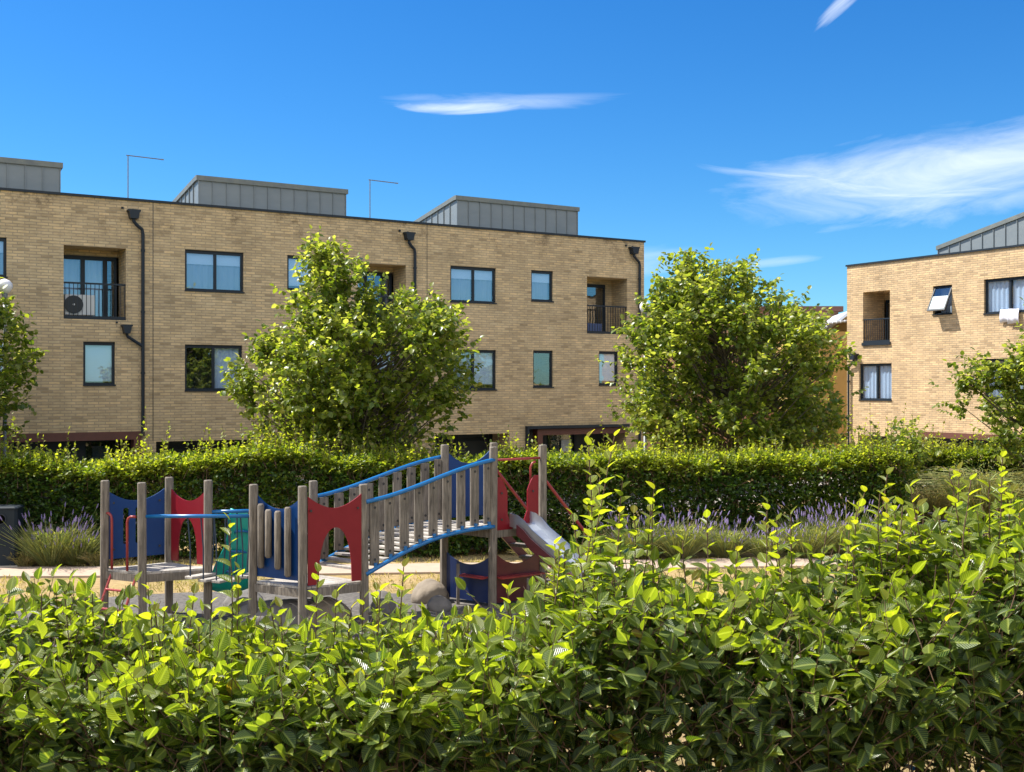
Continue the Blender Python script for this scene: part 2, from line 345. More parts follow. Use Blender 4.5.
def panel(mb, P0, P1, zb, zt, th=.022, holes=(), N=28):
    """upright board from P0 to P1 (plan points); zb/zt functions of u in 0..1; holes (u0,u1,lo,hi)"""
    P0 = Vector((P0[0], P0[1], 0)); P1 = Vector((P1[0], P1[1], 0)); d = P1-P0
    n = Vector((-d.y, d.x, 0)).normalized()*(th/2)
    us = set(i/N for i in range(N+1))
    for h in holes: us |= {h[0], h[1]} | {h[0]+(h[1]-h[0])*(1-math.cos(math.pi*k/12))/2 for k in range(13)}
    us = sorted(us)
    def quad(a, b, c, e): mb.add([a, b, c, e], [(0, 1, 2, 3)])
    for a, b in zip(us[:-1], us[1:]):
        if b-a < 1e-6: continue
        m = (a+b)/2
        hs = sorted([h for h in holes if h[0] < m < h[1]], key=lambda h: h[2](m))
        lo = zb; iv = []
        for h in hs: iv.append((lo, h[2])); lo = h[3]
        iv.append((lo, zt))
        for (l, t) in iv:
            z = [(l(a), t(a)), (l(b), t(b))]
            pa, pb = P0+d*a, P0+d*b
            def V(p, zz, s): return p+n*s+Vector((0, 0, zz))
            quad(V(pa,z[0][0],-1), V(pb,z[1][0],-1), V(pb,z[1][1],-1), V(pa,z[0][1],-1))
            quad(V(pa,z[0][0],1), V(pa,z[0][1],1), V(pb,z[1][1],1), V(pb,z[1][0],1))
            quad(V(pa,z[0][1],-1), V(pb,z[1][1],-1), V(pb,z[1][1],1), V(pa,z[0][1],1))
            quad(V(pa,z[0][0],-1), V(pa,z[0][0],1), V(pb,z[1][0],1), V(pb,z[1][0],-1))
    for u in (0, 1):
        p = P0+d*u
        quad(p-n+Vector((0,0,zb(u))), p-n+Vector((0,0,zt(u))), p+n+Vector((0,0,zt(u))), p+n+Vector((0,0,zb(u))))

# --- foliage: arrays of small folded leaves
def leaf_template(kind):
    if kind == 'fine':
        st = [(.0, .0), (.07, .22), (.2, .41), (.38, .5), (.58, .455), (.77, .31), (.91, .13), (1., 0)]
    elif kind == 'mid':
        st = [(.0, .0), (.28, .46), (.68, .40), (1., 0)]
    else:
        st = [(.0, .0), (.42, .5), (1., 0)]
    v = [(0, 0, 0)]; uv = [(0, 0)]; f = []
    for (y, w) in st[1:-1]:
        c = -.16*y*y
        v += [(-w, y, c+w*.22), (0, y, c), (w, y, c+w*.22)]; uv += [(-w*1.0, y), (0, y), (w*1.0, y)]
    n = len(st)-2
    f += [(0, 2, 1), (0, 3, 2)]
    for i in range(n-1):
        a = 1+3*i; b = a+3
        f += [(a, a+1, b+1, b), (a+1, a+2, b+2, b+1)]
    a = 1+3*(n-1); tip = 1+3*n
    v.append((0, 1, -.17)); uv.append((0, 1))
    f += [(a, a+1, tip), (a+1, a+2, tip)]
    return np.array(v, float), np.array(uv, float), f
def unit(a): return a/np.maximum(np.linalg.norm(a, axis=1, keepdims=True), 1e-9)
def leaf_mesh(name, pos, d, nrm, size, width, tint, mat, kind='mid', curl=None):
    T, UV, F = leaf_template(kind); N = len(pos); k = len(T)
    d = unit(d); x = unit(np.cross(d, nrm)); z = np.cross(x, d)
    if curl is None: curl = np.ones(N)
    P = (pos[:, None, :] + size[:, None, None]*(T[None, :, 0, None]*width[:, None, None]*x[:, None, :]*1.0
         + T[None, :, 1, None]*d[:, None, :] + T[None, :, 2, None]*curl[:, None, None]*z[:, None, :])).reshape(-1, 3)
    ls = []; lt = []
    for f in F: ls.append(f); lt.append(len(f))
    flat = np.concatenate([np.array(f) for f in F]); tot = np.array(lt)
    loops = (flat[None, :] + (np.arange(N)*k)[:, None]).reshape(-1)
    tots = np.tile(tot, N); starts = np.concatenate([[0], np.cumsum(tots)[:-1]])
    me = bpy.data.meshes.new(name); me.vertices.add(N*k); me.vertices.foreach_set('co', P.reshape(-1).astype(np.float32))
    me.loops.add(len(loops)); me.loops.foreach_set('vertex_index', loops.astype(np.int32))
    me.polygons.add(len(tots)); me.polygons.foreach_set('loop_start', starts.astype(np.int32)); me.polygons.foreach_set('loop_total', tots.astype(np.int32))
    me.polygons.foreach_set('use_smooth', np.ones(len(tots), bool))
    me.materials.append(M[mat])
    at = me.attributes.new('tint', 'FLOAT', 'POINT'); at.data.foreach_set('value', np.repeat(tint, k).astype(np.float32))
    if kind == 'fine':
        ul = me.uv_layers.new(name='leaf'); ul.data.foreach_set('uv', UV[np.tile(flat, N)].reshape(-1).astype(np.float32))
    me.update(calc_edges=True); return me
def sticks_mesh(name, A, B, r0, r1, mat, n=4, tint=None):
    A = np.asarray(A, float); B = np.asarray(B, float); N = len(A)
    r0 = np.broadcast_to(r0, N); r1 = np.broadcast_to(r1, N)
    d = unit(B-A); h = np.where(np.abs(d[:, 2:3]) < .9, np.array([[0, 0, 1.]]), np.array([[1., 0, 0]]))
    x = unit(np.cross(d, h)); y = np.cross(d, x); an = np.arange(n)*2*np.pi/n
    ring = x[:, None, :]*np.cos(an)[None, :, None]+y[:, None, :]*np.sin(an)[None, :, None]
    P = np.concatenate([A[:, None]+ring*r0[:, None, None], B[:, None]+ring*r1[:, None, None]], 1).reshape(-1, 3)
    f = np.array([[i, (i+1) % n, n+(i+1) % n, n+i] for i in range(n)])
    loops = (f[None]+(np.arange(N)*2*n)[:, None, None]).reshape(-1)
    me = bpy.data.meshes.new(name); me.vertices.add(N*2*n); me.vertices.foreach_set('co', P.reshape(-1).astype(np.float32))
    me.loops.add(len(loops)); me.loops.foreach_set('vertex_index', loops.astype(np.int32))
    me.polygons.add(N*n); me.polygons.foreach_set('loop_start', (np.arange(N*n)*4).astype(np.int32)); me.polygons.foreach_set('loop_total', np.full(N*n, 4, np.int32))
    me.polygons.foreach_set('use_smooth', np.ones(N*n, bool))
    me.materials.append(M[mat])
    if tint is not None:
        at = me.attributes.new('tint', 'FLOAT', 'POINT'); at.data.foreach_set('value', np.repeat(tint, 2*n).astype(np.float32))
    me.update(calc_edges=True); return me
def rnd(n, s=1.): return rng.normal(0, s, (n, 3))
def twig_leaves(C, D, Ln, nl, droop=.25, spread=.9):
    """nl leaves alternately along each twig; returns positions, directions, normals, index of twig, place along"""
    N = len(C); D = unit(D); t = (np.arange(nl)+.3+rng.uniform(0, .6, (N, nl)))/nl
    side = unit(np.cross(D, np.array([[0, 0, 1.]])+rnd(N, .35)))
    sg = np.where((np.arange(nl) % 2) == 0, 1., -1.)[None, :]
    pos = C[:, None]+D[:, None]*(t*Ln[:, None])[..., None]
    dr = D[:, None]*.55+side[:, None]*(sg*spread)[..., None]+rng.normal(0, .32, (N, nl, 3)); dr[..., 2] -= droop
    last = np.zeros((N, nl), bool); last[:, -1] = True
    dr[last] = D*1.+rnd(N, .2)
    nm = np.array([0, 0, 1.])+rng.normal(0, .42, (N, nl, 3))
    return pos.reshape(-1, 3), dr.reshape(-1, 3), nm.reshape(-1, 3), np.repeat(np.arange(N), nl), t.reshape(-1)
def vnoise(P, s, seed=0):
    """cheap smooth 3-D noise in about -1..1"""
    r = np.random.default_rng(seed); out = np.zeros(len(P))
    for k in range(5):
        w = r.normal(0, 1, 3); w /= np.linalg.norm(w); out += np.sin(P@w*s*(1+.35*k)+r.uniform(0, 6.28))
    return out/5

# ------------------------------------------------------------------ ground
def zg(y):
    """the viewer's bank: 2.1 m up beside the near hedge, falling to the park lawn"""
    t = min(1, max(0, (y-4.9)/8.6)); return 2.1*(1-t*t*(3-2*t))
def make_ground():
    xs = [-900, -200, -60]+list(np.linspace(-30, 30, 41))+[60, 200, 900]
    ys = [-400, -60, 0, 4.9]+list(np.linspace(5.4, 13.5, 16))+[16, 19, 22, 26, 30, 40, 60, 120, 400, 1500]
    mb = MB().mat('dry_turf'); vs = []; fs = []
    for y in ys:
        for x in xs: vs.append((x, y, zg(y)+(.03*math.sin(x*1.3+y*.9)*math.cos(y*1.7) if 5 < y < 22 and abs(x) < 30 else 0)-.03))
    n = len(xs)
    for j in range(len(ys)-1):
        for i in range(n-1): fs.append((j*n+i, j*n+i+1, (j+1)*n+i+1, (j+1)*n+i))
    mb.add(vs, fs); mb.build('ground', smooth=True, kind='structure')
make_ground()
def sheet(name, pts, z, mat, th=.0):
    mb = MB().mat(mat)
    k = len(pts); vs = [(x, y, z) for x, y in pts]+[(x, y, z-.08) for x, y in pts]
    mb.add(vs, [tuple(range(k))]+[(i, i+k, (i+1) % k+k, (i+1) % k) for i in range(k)])
    return mb.build(name, kind='structure')
# path: gently wandering slab behind the playground
pp = [(-16, 22.3), (-9, 22.4), (-5, 22.6), (0, 23.0), (5, 23.6), (8, 23.75), (12, 23.2), (18, 22.4)]
sheet('path', [(x, y) for x, y in pp]+[(x, y+1.15) for x, y in pp[::-1]], .012, 'path_slab')
sheet('playground_surface', [(-8.2+4.6+5.2*math.cos(a)*(1+.05*math.sin(5*a)), 18.3+2.45*math.sin(a)*(1+.07*math.sin(3*a+1))) for a in np.linspace(0, 2*math.pi, 48, endpoint=False)], .02, 'wood_chip')
sheet('road', [(-40, 11), (-40, 4.5), (24, 42.9), (24, 49.4)], .0, 'street_paving').location = (-2.0, 2.2, .005)
# ------------------------------------------------------------------ buildings
def wall_with_openings(mb, x0, x1, z0, z1, ops, y=0.):
    """ops: (xa, xb, za, zb, depth). front sheet with real holes and reveals"""
    xs = sorted({x0, x1} | {v for o in ops for v in o[:2] if x0 < v < x1}); zs = sorted({z0, z1} | {v for o in ops for v in o[2:4] if z0 < v < z1})
    for xa, xb in zip(xs[:-1], xs[1:]):
        for za, zb in zip(zs[:-1], zs[1:]):
            cx, cz = (xa+xb)/2, (za+zb)/2
            if any(o[0] < cx < o[1] and o[2] < cz < o[3] for o in ops): continue
            mb.add([(xa,y,za),(xb,y,za),(xb,y,zb),(xa,y,zb)], [(0,1,2,3)])
    for xa, xb, za, zb, dp in ops:
        mb.add([(xa,y,za),(xa,y+dp,za),(xa,y+dp,zb),(xa,y,zb)], [(0,1,2,3)])
        mb.add([(xb,y,za),(xb,y,zb),(xb,y+dp,zb),(xb,y+dp,za)], [(0,1,2,3)])
        mb.add([(xa,y,zb),(xa,y+dp,zb),(xb,y+dp,zb),(xb,y,zb)], [(0,1,2,3)])
        mb.add([(xa,y,za),(xb,y,za),(xb,y+dp,za),(xa,y+dp,za)], [(0,1,2,3)])
def pane(b, w, x0, x1, z0, z1, y, gm='window_glass'):
    return MB().mat(gm).bb(x0, x1, y-.006, y+.006, z0, z1).build('pane', w)
def window(b, x0, x1, z0, z1, split=None, fill='blind', depth=.11, fz=.0, gm='window_glass'):
    """frame > panes, blind"""
    f = .07; y0, y1 = depth-.035, depth+.04
    mb = MB().mat('slate_frame')
    mb.bb(x0, x0+f, y0, y1, z0, z1).bb(x1-f, x1, y0, y1, z0, z1).bb(x0+f, x1-f, y0, y1, z0, z0+f).bb(x0+f, x1-f, y0, y1, z1-f-.03, z1)
    sp = [x0+f]+([x0+(x1-x0)*s for s in split] if split else [])+[x1-f]
    for s in sp[1:-1]: mb.bb(s-.04, s+.04, y0, y1, z0+f, z1-f-.03)
    w = mb.build('window', b)
    MB().mat('slate_frame').bb(x0-.01, x1+.02, -.035, depth-.037, z0-.03, z0+.012).build('sill', w)
    for i, (a, c) in enumerate(zip(sp[:-1], sp[1:])):
        xa = a+(.04 if i else 0); xb = c-(.04 if i < len(sp)-2 else 0)
        pane(b, w, xa, xb, z0+f, z1-f-.03, depth+.01, gm)
        k = fill[i] if isinstance(fill, (list, tuple)) else fill
        if k == 'blind':
            MB().mat('blind').bb(xa, xb, depth+.045, depth+.055, z0+.1+random.random()*.1, z1-.05).build('blind', w)
        elif k == 'half':
            MB().mat('blind').bb(xa, xb, depth+.045, depth+.055, z1-.42, z1-.05).build('blind', w)
            curtain(w, xa, xb, z0+f, z1-.4, depth+.08, 'curtain_grey')
        elif k == 'curtain': curtain(w, xa, xb, z0+f, z1-.05, depth+.07, 'curtain')
        elif k == 'grey': curtain(w, xa, xb, z0+f, z1-.05, depth+.07, 'curtain_grey')
    MB().mat('interior').bb(x0, x1, depth+.9, depth+.93, z0, z1).build('room_wall', w)
    return w
def curtain(w, xa, xb, z0, z1, y, mat):
    n = max(6, int((xb-xa)/.035)); mb = MB().mat(mat); ph = random.random()*6
    p = [(xa+(xb-xa)*i/n, y+.018*math.sin(i*1.15+ph)) for i in range(n+1)]
    for (x_, y_), (x2, y2) in zip(p[:-1], p[1:]): mb.add([(x_,y_,z0),(x2,y2,z0),(x2,y2,z1),(x_,y_,z1)], [(0,1,2,3)])
    mb.build('curtain', w, smooth=True)
def railing(b, x0, x1, z0, z1, y=.05):
    mb = MB().mat('slate_frame')
    mb.bb(x0, x1, y-.025, y+.025, z1-.05, z1).bb(x0, x1, y-.03, y+.03, z0, z0+.09)
    n = int((x1-x0)/.115)
    for i in range(n+1):
        x = x0+.03+(x1-x0-.06)*i/n; mb.bb(x-.009, x+.009, y-.009, y+.009, z0+.09, z1-.05)
    return mb.build('railing', b)
def recess_door(b, x0, x1, z0, z1, y, split, fills, side=0):
    """glazed door wall at the back of a recess; side = clear strip left at right end"""
    f = .07; w_ = MB().mat('slate_frame'); xr = x1-side
    w_.bb(x0, x0+f, y, y+.08, z0, z1).bb(xr-f, xr, y, y+.08, z0, z1).bb(x0+f, xr-f, y, y+.08, z0, z0+f).bb(x0+f, xr-f, y, y+.08, z1-.12, z1)
    sp = [x0+f]+[x0+(xr-x0)*s for s in split]+[xr-f]
    for s in sp[1:-1]: w_.bb(s-.06, s+.06, y, y+.08, z0+f, z1-.12)
    w = w_.build('balcony_door', b)
    for i, (a, c) in enumerate(zip(sp[:-1], sp[1:])):
        xa = a+(.06 if i else 0); xb = c-(.06 if i < len(sp)-2 else 0)
        pane(b, w, xa, xb, z0+f, z1-.12, y+.04)
        if fills[i] != 'none': curtain(w, xa, xb, z0+f, z1-.1, y+.2, fills[i])
    MB().mat('interior').bb(x0, xr, y+1.2, y+1.23, z0, z1).build('room_wall', w)
def pod(b, x0, x1, y0, y1, zb, z_front, drop, seams=11):
    """standing-seam clad rooftop box, roof falling to the back"""
    zf = z_front; zk = z_front-drop
    mb = MB().mat('zinc')
    mb.add([(x0,y0,zb),(x1,y0,zb),(x1,y0,zf),(x0,y0,zf),(x0,y1,zb),(x1,y1,zb),(x1,y1,zk),(x0,y1,zk)],
           [(0,1,2,3),(1,5,6,2),(5,4,7,6),(4,0,3,7),(3,2,6,7)])
    p = mb.build('rooftop_box', b)
    s = MB().mat('zinc')
    for i in range(seams+1):
        x = x0+.012+(x1-x0-.024)*i/seams; MB().mat('zinc').bb(x-.011, x+.011, y0-.035, y0-.002, zb, zf-.1).build('seam', p)
    ns = max(3, int((y1-y0)/.45))
    for i in range(1, ns):
        y = y0+(y1-y0)*i/ns; zt = zf-(zf-zk)*i/ns-.1
        MB().mat('zinc').bb(x0-.035, x0-.002, y-.011, y+.011, zb, zt).build('seam', p); MB().mat('zinc').bb(x1+.002, x1+.035, y-.011, y+.011, zb, zt).build('seam', p)
    c = MB().mat('zinc_trim')
    for (ya, yb, za, zb_) in ((y0-.06, y0+.1, zf, zf),):
        c.bb(x0-.06, x1+.06, ya, yb, zf-.13, zf+.025)
    for xa, xb in ((x0-.06, x0+.1), (x1-.1, x1+.06)):
        c.add([(xa,y0+.1,zf-.13),(xb,y0+.1,zf-.13),(xb,y1,zk-.13),(xa,y1,zk-.13),(xa,y0+.1,zf+.022),(xb,y0+.1,zf+.022),(xb,y1,zk+.022),(xa,y1,zk+.022)],
              [(0,1,5,4),(1,2,6,5),(2,3,7,6),(3,0,4,7),(4,5,6,7),(3,2,1,0)])
    c.build('roof_edge', p)
    return p
def hopper(mb, x, z, w=.36):
    vs = []
    for (ww, zz) in ((w/2, z), (w/2, z-.05), (w/2-.03, z-.06), (w/2-.07, z-.26)):
        vs += [(x-ww,-.26,zz),(x+ww,-.26,zz),(x+ww,-.005,zz),(x-ww,-.005,zz)]
    fs = []
    for k in range(3):
        for i in range(4): fs.append((k*4+i, k*4+(i+1) % 4, k*4+4+(i+1) % 4, k*4+4+i)[::-1])
    fs += [(0,1,2,3), (15,14,13,12)]
    mb.add(vs, fs)
def downpipe(b, xh, zh, xp, zbot, r=.05):
    mb = MB().mat('slate_frame'); hopper(mb, xh, zh)
    mb.tube([(xh,-.13,zh-.24),(xh,-.13,zh-.34),(xh+(xp-xh)*.35,-.12,zh-.44),(xp-(xp-xh)*.1,-.09,zh-.55),(xp,-.085,zh-.68),(xp,-.085,zbot)], r, 10)
    z = zh-1.2
    while z > zbot+.3:
        mb.tube([(xp,-.085,z),(xp,-.085,z+.06)], r+.013, 10); mb.bb(xp-.02, xp+.02, -.05, .0, z+.01, z+.05); z -= 1.8
    mb.box((xh-.30, -.03, zh+.05), (.06, .07, .06))
    mb.box((xh, -.02, zh+.02), (.03, .05, .05))
    return mb.build('downpipe', b)
def coping(b, x0, x1, yb, z):
    mb = MB().mat('slate_frame')
    mb.bb(x0-.04, x1+.04, -.05, .30, z, z+.07); mb.bb(x0-.04, x1+.04, yb-.3, yb+.05, z, z+.07)
    mb.bb(x0-.04, x0+.3, .302, yb-.302, z, z+.068).bb(x1-.3, x1+.04, .302, yb-.302, z, z+.068)
    return mb.build('coping', b)
def shell(mb, x0, x1, yb, z1):
    mb.add([(x0,.0,0),(x0,yb,0),(x0,yb,z1),(x0,.0,z1)], [(3,2,1,0)])
    mb.add([(x1,.0,0),(x1,yb,0),(x1,yb,z1),(x1,.0,z1)], [(0,1,2,3)])
    mb.add([(x0,yb,0),(x1,yb,0),(x1,yb,z1),(x0,yb,z1)], [(3,2,1,0)])

AL = math.atan2(.5144, .8575)
def left_terrace():
    b = root('brick_terrace', (-9.82, 33.9, 0), AL, label='long three storey buff brick terrace with dark framed windows and grey rooftop boxes, left', cat='building')
    X0, X1, ZT, YB = -15.5, 17.29, 9.20, 9.5
    wins = []; ops = []
    for k in (-1, 0, 1):
        o = 9.05*k
        dbl_f = {-1: ('blind', 'blind'), 0: ('half', 'half'), 1: ('half', 'half')}[k]
        wins += [(9.0*k+.0 if k != 0 else 0., 9.0*k+1.80, 6.65, 7.88, (.52,), dbl_f), (o+3.2, o+4.13, 6.80, 7.9, None, 'half' if k else 'blind')]
        wins += [(o+.0, o+1.76, 3.63, 5.02, (.5,), {0: ('none', 'curtain'), 1: ('grey', 'blind'), -1: ('blind', 'blind')}[k]), (o+3.28, o+4.13, 3.72, 5.04, None, 'none' if k == 1 else 'curtain'), (o+6.15, o+7.03, 3.80, 5.05, None, 'blind')]
    wins += [(-18.1+3.0+.3, -18.1+4.2, 6.8, 7.9, None, 'blind')]
    for w in wins: ops.append((w[0], w[1], w[2], w[3], .075))
    rec = [(-3.43, -1.71), (5.6, 7.33), (14.66, 16.5)]
    for a, c in rec: ops.append((a, c, 5.69, 7.79, 1.0))
    gf = [(-14.6, -10.3, 0.02, 2.12), (-9.6, -1.28, .02, 2.42), (-.85, 7.6, .02, 2.12), (8.4, 11.35, .02, 2.10), (12.05, 16.45, .02, 2.33)]
    for g in gf: ops.append((*g, 1.3))
    mb = MB().mat(BRICK)
    wall_with_openings(mb, X0, X1, 0, ZT, ops); shell(mb, X0, X1, YB, ZT)
    # brick end walls of each recess beside its door
    for a, c in rec: mb.add([(a,1.08,5.69),(c,1.08,5.69),(c,1.08,7.79),(a,1.08,7.79)][::1], [])
    mb.mat('roof_felt').add([(X0,0,ZT-.25),(X1,0,ZT-.25),(X1,YB,ZT-.25),(X0,YB,ZT-.25)], [(0,1,2,3)])
    mb.build('wall', b)
    # expansion joints
    for x in (-10., -.94, 8.11): MB().mat('black_plastic').bb(x-.010, x+.010, -.004, .01, 2.15, ZT).build('movement_joint', b)
    coping(b, X0, X1, YB, ZT)
    for w in wins: window(b, *w[:4], split=w[4], fill=w[5])
    fl = [('curtain', 'curtain', 'none'), ('curtain', 'none', 'curtain_grey')]
    for i, (a, c) in enumerate(rec):
        recess_door(b, a, c, 5.69, 7.62, 1.0, (.42, .8) if i < 2 else (.22,), fl[i] if i < 2 else ('curtain', 'none'), side=.06 if i < 2 else .30)
        MB().mat(BRICK).bb(a, c, 1.002, 1.1, 7.622, 7.79).build('lintel', b)
        if i == 2: MB().mat(BRICK).bb(c-.298, c, 1.002, 1.1, 5.7, 7.62).build('brick_return', b)
        railing(b, a+.01, c-.01, 5.70, 6.75)
    for xh, zh, xp, zb in ((-1.52, 8.92, -1.25, 2.3), (7.38, 8.88, 7.62, 2.2), (16.72, 8.98, 17.02, .1), (-10.6, 8.9, -10.3, .1)): downpipe(b, xh, zh, xp, zb)
    m = MB().mat('slate_frame'); hopper(m, -1.72, 5.56, .3); m.tube([(-1.72,-.13,5.32),(-1.7,-.13,5.22),(-1.28,-.09,4.95)], .045, 8); m.box((-1.98, -.02, 5.62), (.05, .06, .05)); m.build('rainwater_head', b)
    pod(b, -8.6, -3.32, 1.2, 6.5, ZT-.25, 10.31, .75); pod(b, .72, 5.68, 1.2, 6.5, ZT-.25, 10.33, .75); pod(b, 9.88, 15.06, 1.2, 6.5, ZT-.25, 10.49, .8)
    for x, w in ((-1.57, 1.0), (6.2, .98)):
        a = MB().mat('lamp_grey'); a.tube([(x, .4, 8.9), (x, .4, 10.61)], .016, 6); a.tube([(x-.05, .4, 10.6), (x+w, .4, 10.58)], .016, 6); a.box((x+w, .4, 10.58), (.08, .05, .03)); a.build('aerial', b)
    # ground floor: recessed dark shopfront-like glazing, rust coloured lintels
    for i, (a, c, z0, z1) in enumerate(gf):
        g = MB().mat('dark_cladding'); g.bb(a, c, 1.3, 1.36, z0, z1).build('ground_floor_front', b)
        g2 = MB().mat('slate_frame'); n = max(2, int((c-a)/1.4))
        for k in range(n+1):
            x = a+.05+(c-a-.1)*k/n; g2.bb(x-.05, x+.05, 1.2, 1.298, z0, z1)
        g2.bb(a+.1, c-.1, 1.22, 1.296, z1-.3, z1-.22); g2.build('front_posts', b)
        for k in range(n):
            if (k+i) % 2: 
                x = a+(c-a)*(k+.5)/n; MB().mat('dark_glass').bb(x-.5, x+.5, 1.24, 1.26, .2, z1-.32).build('pane', b)
                MB().mat('curtain_grey').bb(x-.3, x+.2, 1.27, 1.29, .3, z1-.45).build('blind', b)
    lt = MB().mat('rust_steel'); lt.bb(-9.6, -1.28, -.05, .35, 2.2, 2.44).bb(-1.50, -1.28, -.05, .35, .0, 2.198); lt.build('rust_lintel', b)
    lt = MB().mat('rust_steel'); lt.bb(12.5, 16.45, -.03, .3, 2.0, 2.22).bb(12.5, 12.72, -.03, .3, .0, 1.998); lt.build('rust_lintel', b)
    lt = MB().mat('slate_frame'); lt.bb(12.0, 16.5, -.16, .3, 2.24, 2.34).bb(12.0, 12.08, -.16, .3, 0, 2.238); lt.build('canopy', b)
    # notice beside the entrance
    MB().mat('blind').bb(14.3, 14.75, 1.16, 1.19, 1.3, 1.75).build('notice', b)
    return b
TL = left_terrace()
def L2W(t, q, z): c, s = math.cos(AL), math.sin(AL); return Vector((-9.82+t*c-q*s, 33.9+t*s+q*c, z))

AR = math.atan2(-.858, .5142)
def right_terrace():
    b = root('brick_terrace', (14.243, 48, 0), AR, label='yellow brick block on the right with a tilted open window and white laundry', cat='building')
    X0, X1, ZT, YB = 0., 17., 8.83, 9.
    wins = [(.66, 2.36, 3.18, 4.69, (.52,), ('curtain', 'curtain'))]
    ops = [(w[0], w[1], w[2], w[3], .1) for w in wins]
    ops += [(.87, 2.28, 5.47, 7.68, 1.3), (4.38, 5.26, 6.55, 7.67, .2), (6.67, 8.75, 6.46, 7.75, .1), (6.67, 8.5, 3.3, 4.78, .1), (12, 13.8, 6.46, 7.75, .1), (11, 12.8, 3.2, 4.75, .1)]
    gf = [(.6, 3.2, .02, 1.7), (3.75, 9.6, .02, 1.74)]
    for g in gf: ops.append((*g, .8))
    mb = MB().mat(BRICK2); wall_with_openings(mb, X0, X1, 0, ZT, ops); shell(mb, X0, X1, YB, ZT)
    mb.mat('roof_felt').add([(X0,0,ZT-.25),(X1,0,ZT-.25),(X1,YB,ZT-.25),(X0,YB,ZT-.25)], [(0,1,2,3)])
    mb.build('wall', b); coping(b, X0, X1, YB, ZT)
    for w in wins: window(b, *w[:4], split=w[4], fill=w[5], depth=.12)
    window(b, 6.67, 8.5, 3.3, 4.78, (.5,), 'grey', .12); window(b, 12, 13.8, 6.46, 7.75, (.5,), 'blind', .12); window(b, 11, 12.8, 3.2, 4.75, (.5,), 'blind', .12)
    # loggia
    recess_door(b, .95, 2.25, 5.5, 7.4, 1.3, (.42,), ('curtain_grey', 'curtain_grey'), 0)
    MB().mat(BRICK2).bb(.87, 2.28, 1.305, 1.4, 7.4, 7.68).build('lintel', b)
    railing(b, .88, 2.27, 5.56, 6.55); MB().mat('slate_frame').bb(.84, 2.32, -.06, .1, 5.44, 5.56).build('sill', b)
    # top-hung window pushed open
    f = MB().mat('slate_frame'); x0, x1, z0, z1 = 4.38, 5.26, 6.55, 7.67
    f.bb(x0, x0+.05, .12, .2, z0, z1).bb(x1-.05, x1, .12, .2, z0, z1).bb(x0+.05, x1-.05, .12, .2, z0, z0+.05).bb(x0+.05, x1-.05, .12, .2, z1-.06, z1)
    w = f.build('window', b)
    MB().mat('interior').bb(x0, x1, .9, .93, z0, z1).build('room_wall', w); curtain(w, x0+.05, x1-.05, z0+.05, z1-.06, .4, 'curtain_grey')
    MB().mat('slate_frame').bb(x0-.02, x1+.02, -.04, .118, z0-.03, z0+.01).build('sill', w)
    ang = math.radians(27); R = Matrix.Rotation(-ang, 3, 'X'); piv = Vector((0, .10, z1-.05)); H = 1.06
    def P(x, d, h): v = R @ Vector((0, d, -h)); return (x, piv.y+v.y, piv.z+v.z)
    def slab(mb, xa, xb, da, db, ha, hb):
        mb.add([P(xa,da,hb),P(xb,da,hb),P(xb,db,hb),P(xa,db,hb),P(xa,da,ha),P(xb,da,ha),P(xb,db,ha),P(xa,db,ha)], [(3,2,1,0),(4,5,6,7),(0,1,5,4),(1,2,6,5),(2,3,7,6),(3,0,4,7)])
    s = MB().mat('slate_frame'); slab(s, x0+.03, x0+.08, -.03, .03, 0, H); slab(s, x1-.08, x1-.03, -.03, .03, 0, H); slab(s, x0+.08, x1-.08, -.03, .03, 0, .06); slab(s, x0+.08, x1-.08, -.03, .03, H-.07, H)
    sash = s.build('sash', w)
    g = MB().mat('window_glass'); slab(g, x0+.08, x1-.08, -.004, .004, .06, H-.07); g.build('pane', w)
    g = MB().mat('curtain_stand_in'); slab(g, x0+.08, x1-.08, -.012, -.006, .42, H-.07); g.build('lower_panel', w)  # pale panel on the sash stands in for the curtain seen through its glass
    # double window, washing over the sill
    x0, x1, z0, z1 = 6.67, 8.75, 6.46, 7.75
    window(b, x0, x1, z0, z1, (.5,), ('curtain', 'curtain'), .12)
    downpipe(b, .47, 5.12, .16, .1, .045)
    # sloping rooftop box
    zf, zk = 9.32, 12.0
    p = MB().mat('zinc'); xa, xb, ya, yb = 3.9, 16., .9, 6.5
    p.add([(xa,ya,8.5),(xb,ya,8.5),(xb,ya,zk),(xa,ya,zf),(xa,yb,8.5),(xb,yb,8.5),(xb,yb,zk),(xa,yb,zf)], [(0,1,2,3),(1,5,6,2),(5,4,7,6),(4,0,3,7),(3,2,6,7)])
    pp_ = p.build('rooftop_box', b); s = MB().mat('zinc'); c = MB().mat('zinc_trim')
    for i in range(25):
        x = xa+.02+(xb-xa-.04)*i/24; z = zf+(zk-zf)*(x-xa)/(xb-xa); MB().mat('zinc').bb(x-.012, x+.012, ya-.035, ya-.002, 8.5, z-.1).build('seam', pp_)
    c.add([(xa-.05,ya-.06,zf-.13),(xb,ya-.06,zk-.13),(xb,ya-.06,zk+.03),(xa-.05,ya-.06,zf+.03),(xa-.05,ya+.1,zf-.13),(xb,ya+.1,zk-.13),(xb,ya+.1,zk+.03),(xa-.05,ya+.1,zf+.03)],
          [(0,1,2,3),(5,4,7,6),(3,2,6,7),(0,4,5,1),(4,0,3,7),(1,5,6,2)]); c.build('roof_edge', pp_)
    for i, (a, c2, z0, z1) in enumerate(gf):
        MB().mat('dark_cladding').bb(a, c2, .8, .86, z0, z1).build('ground_floor_front', b)
    MB().mat('rust_steel').bb(3.7, 9.7, -.05, .25, 1.74, 1.96).build('rust_lintel', b)
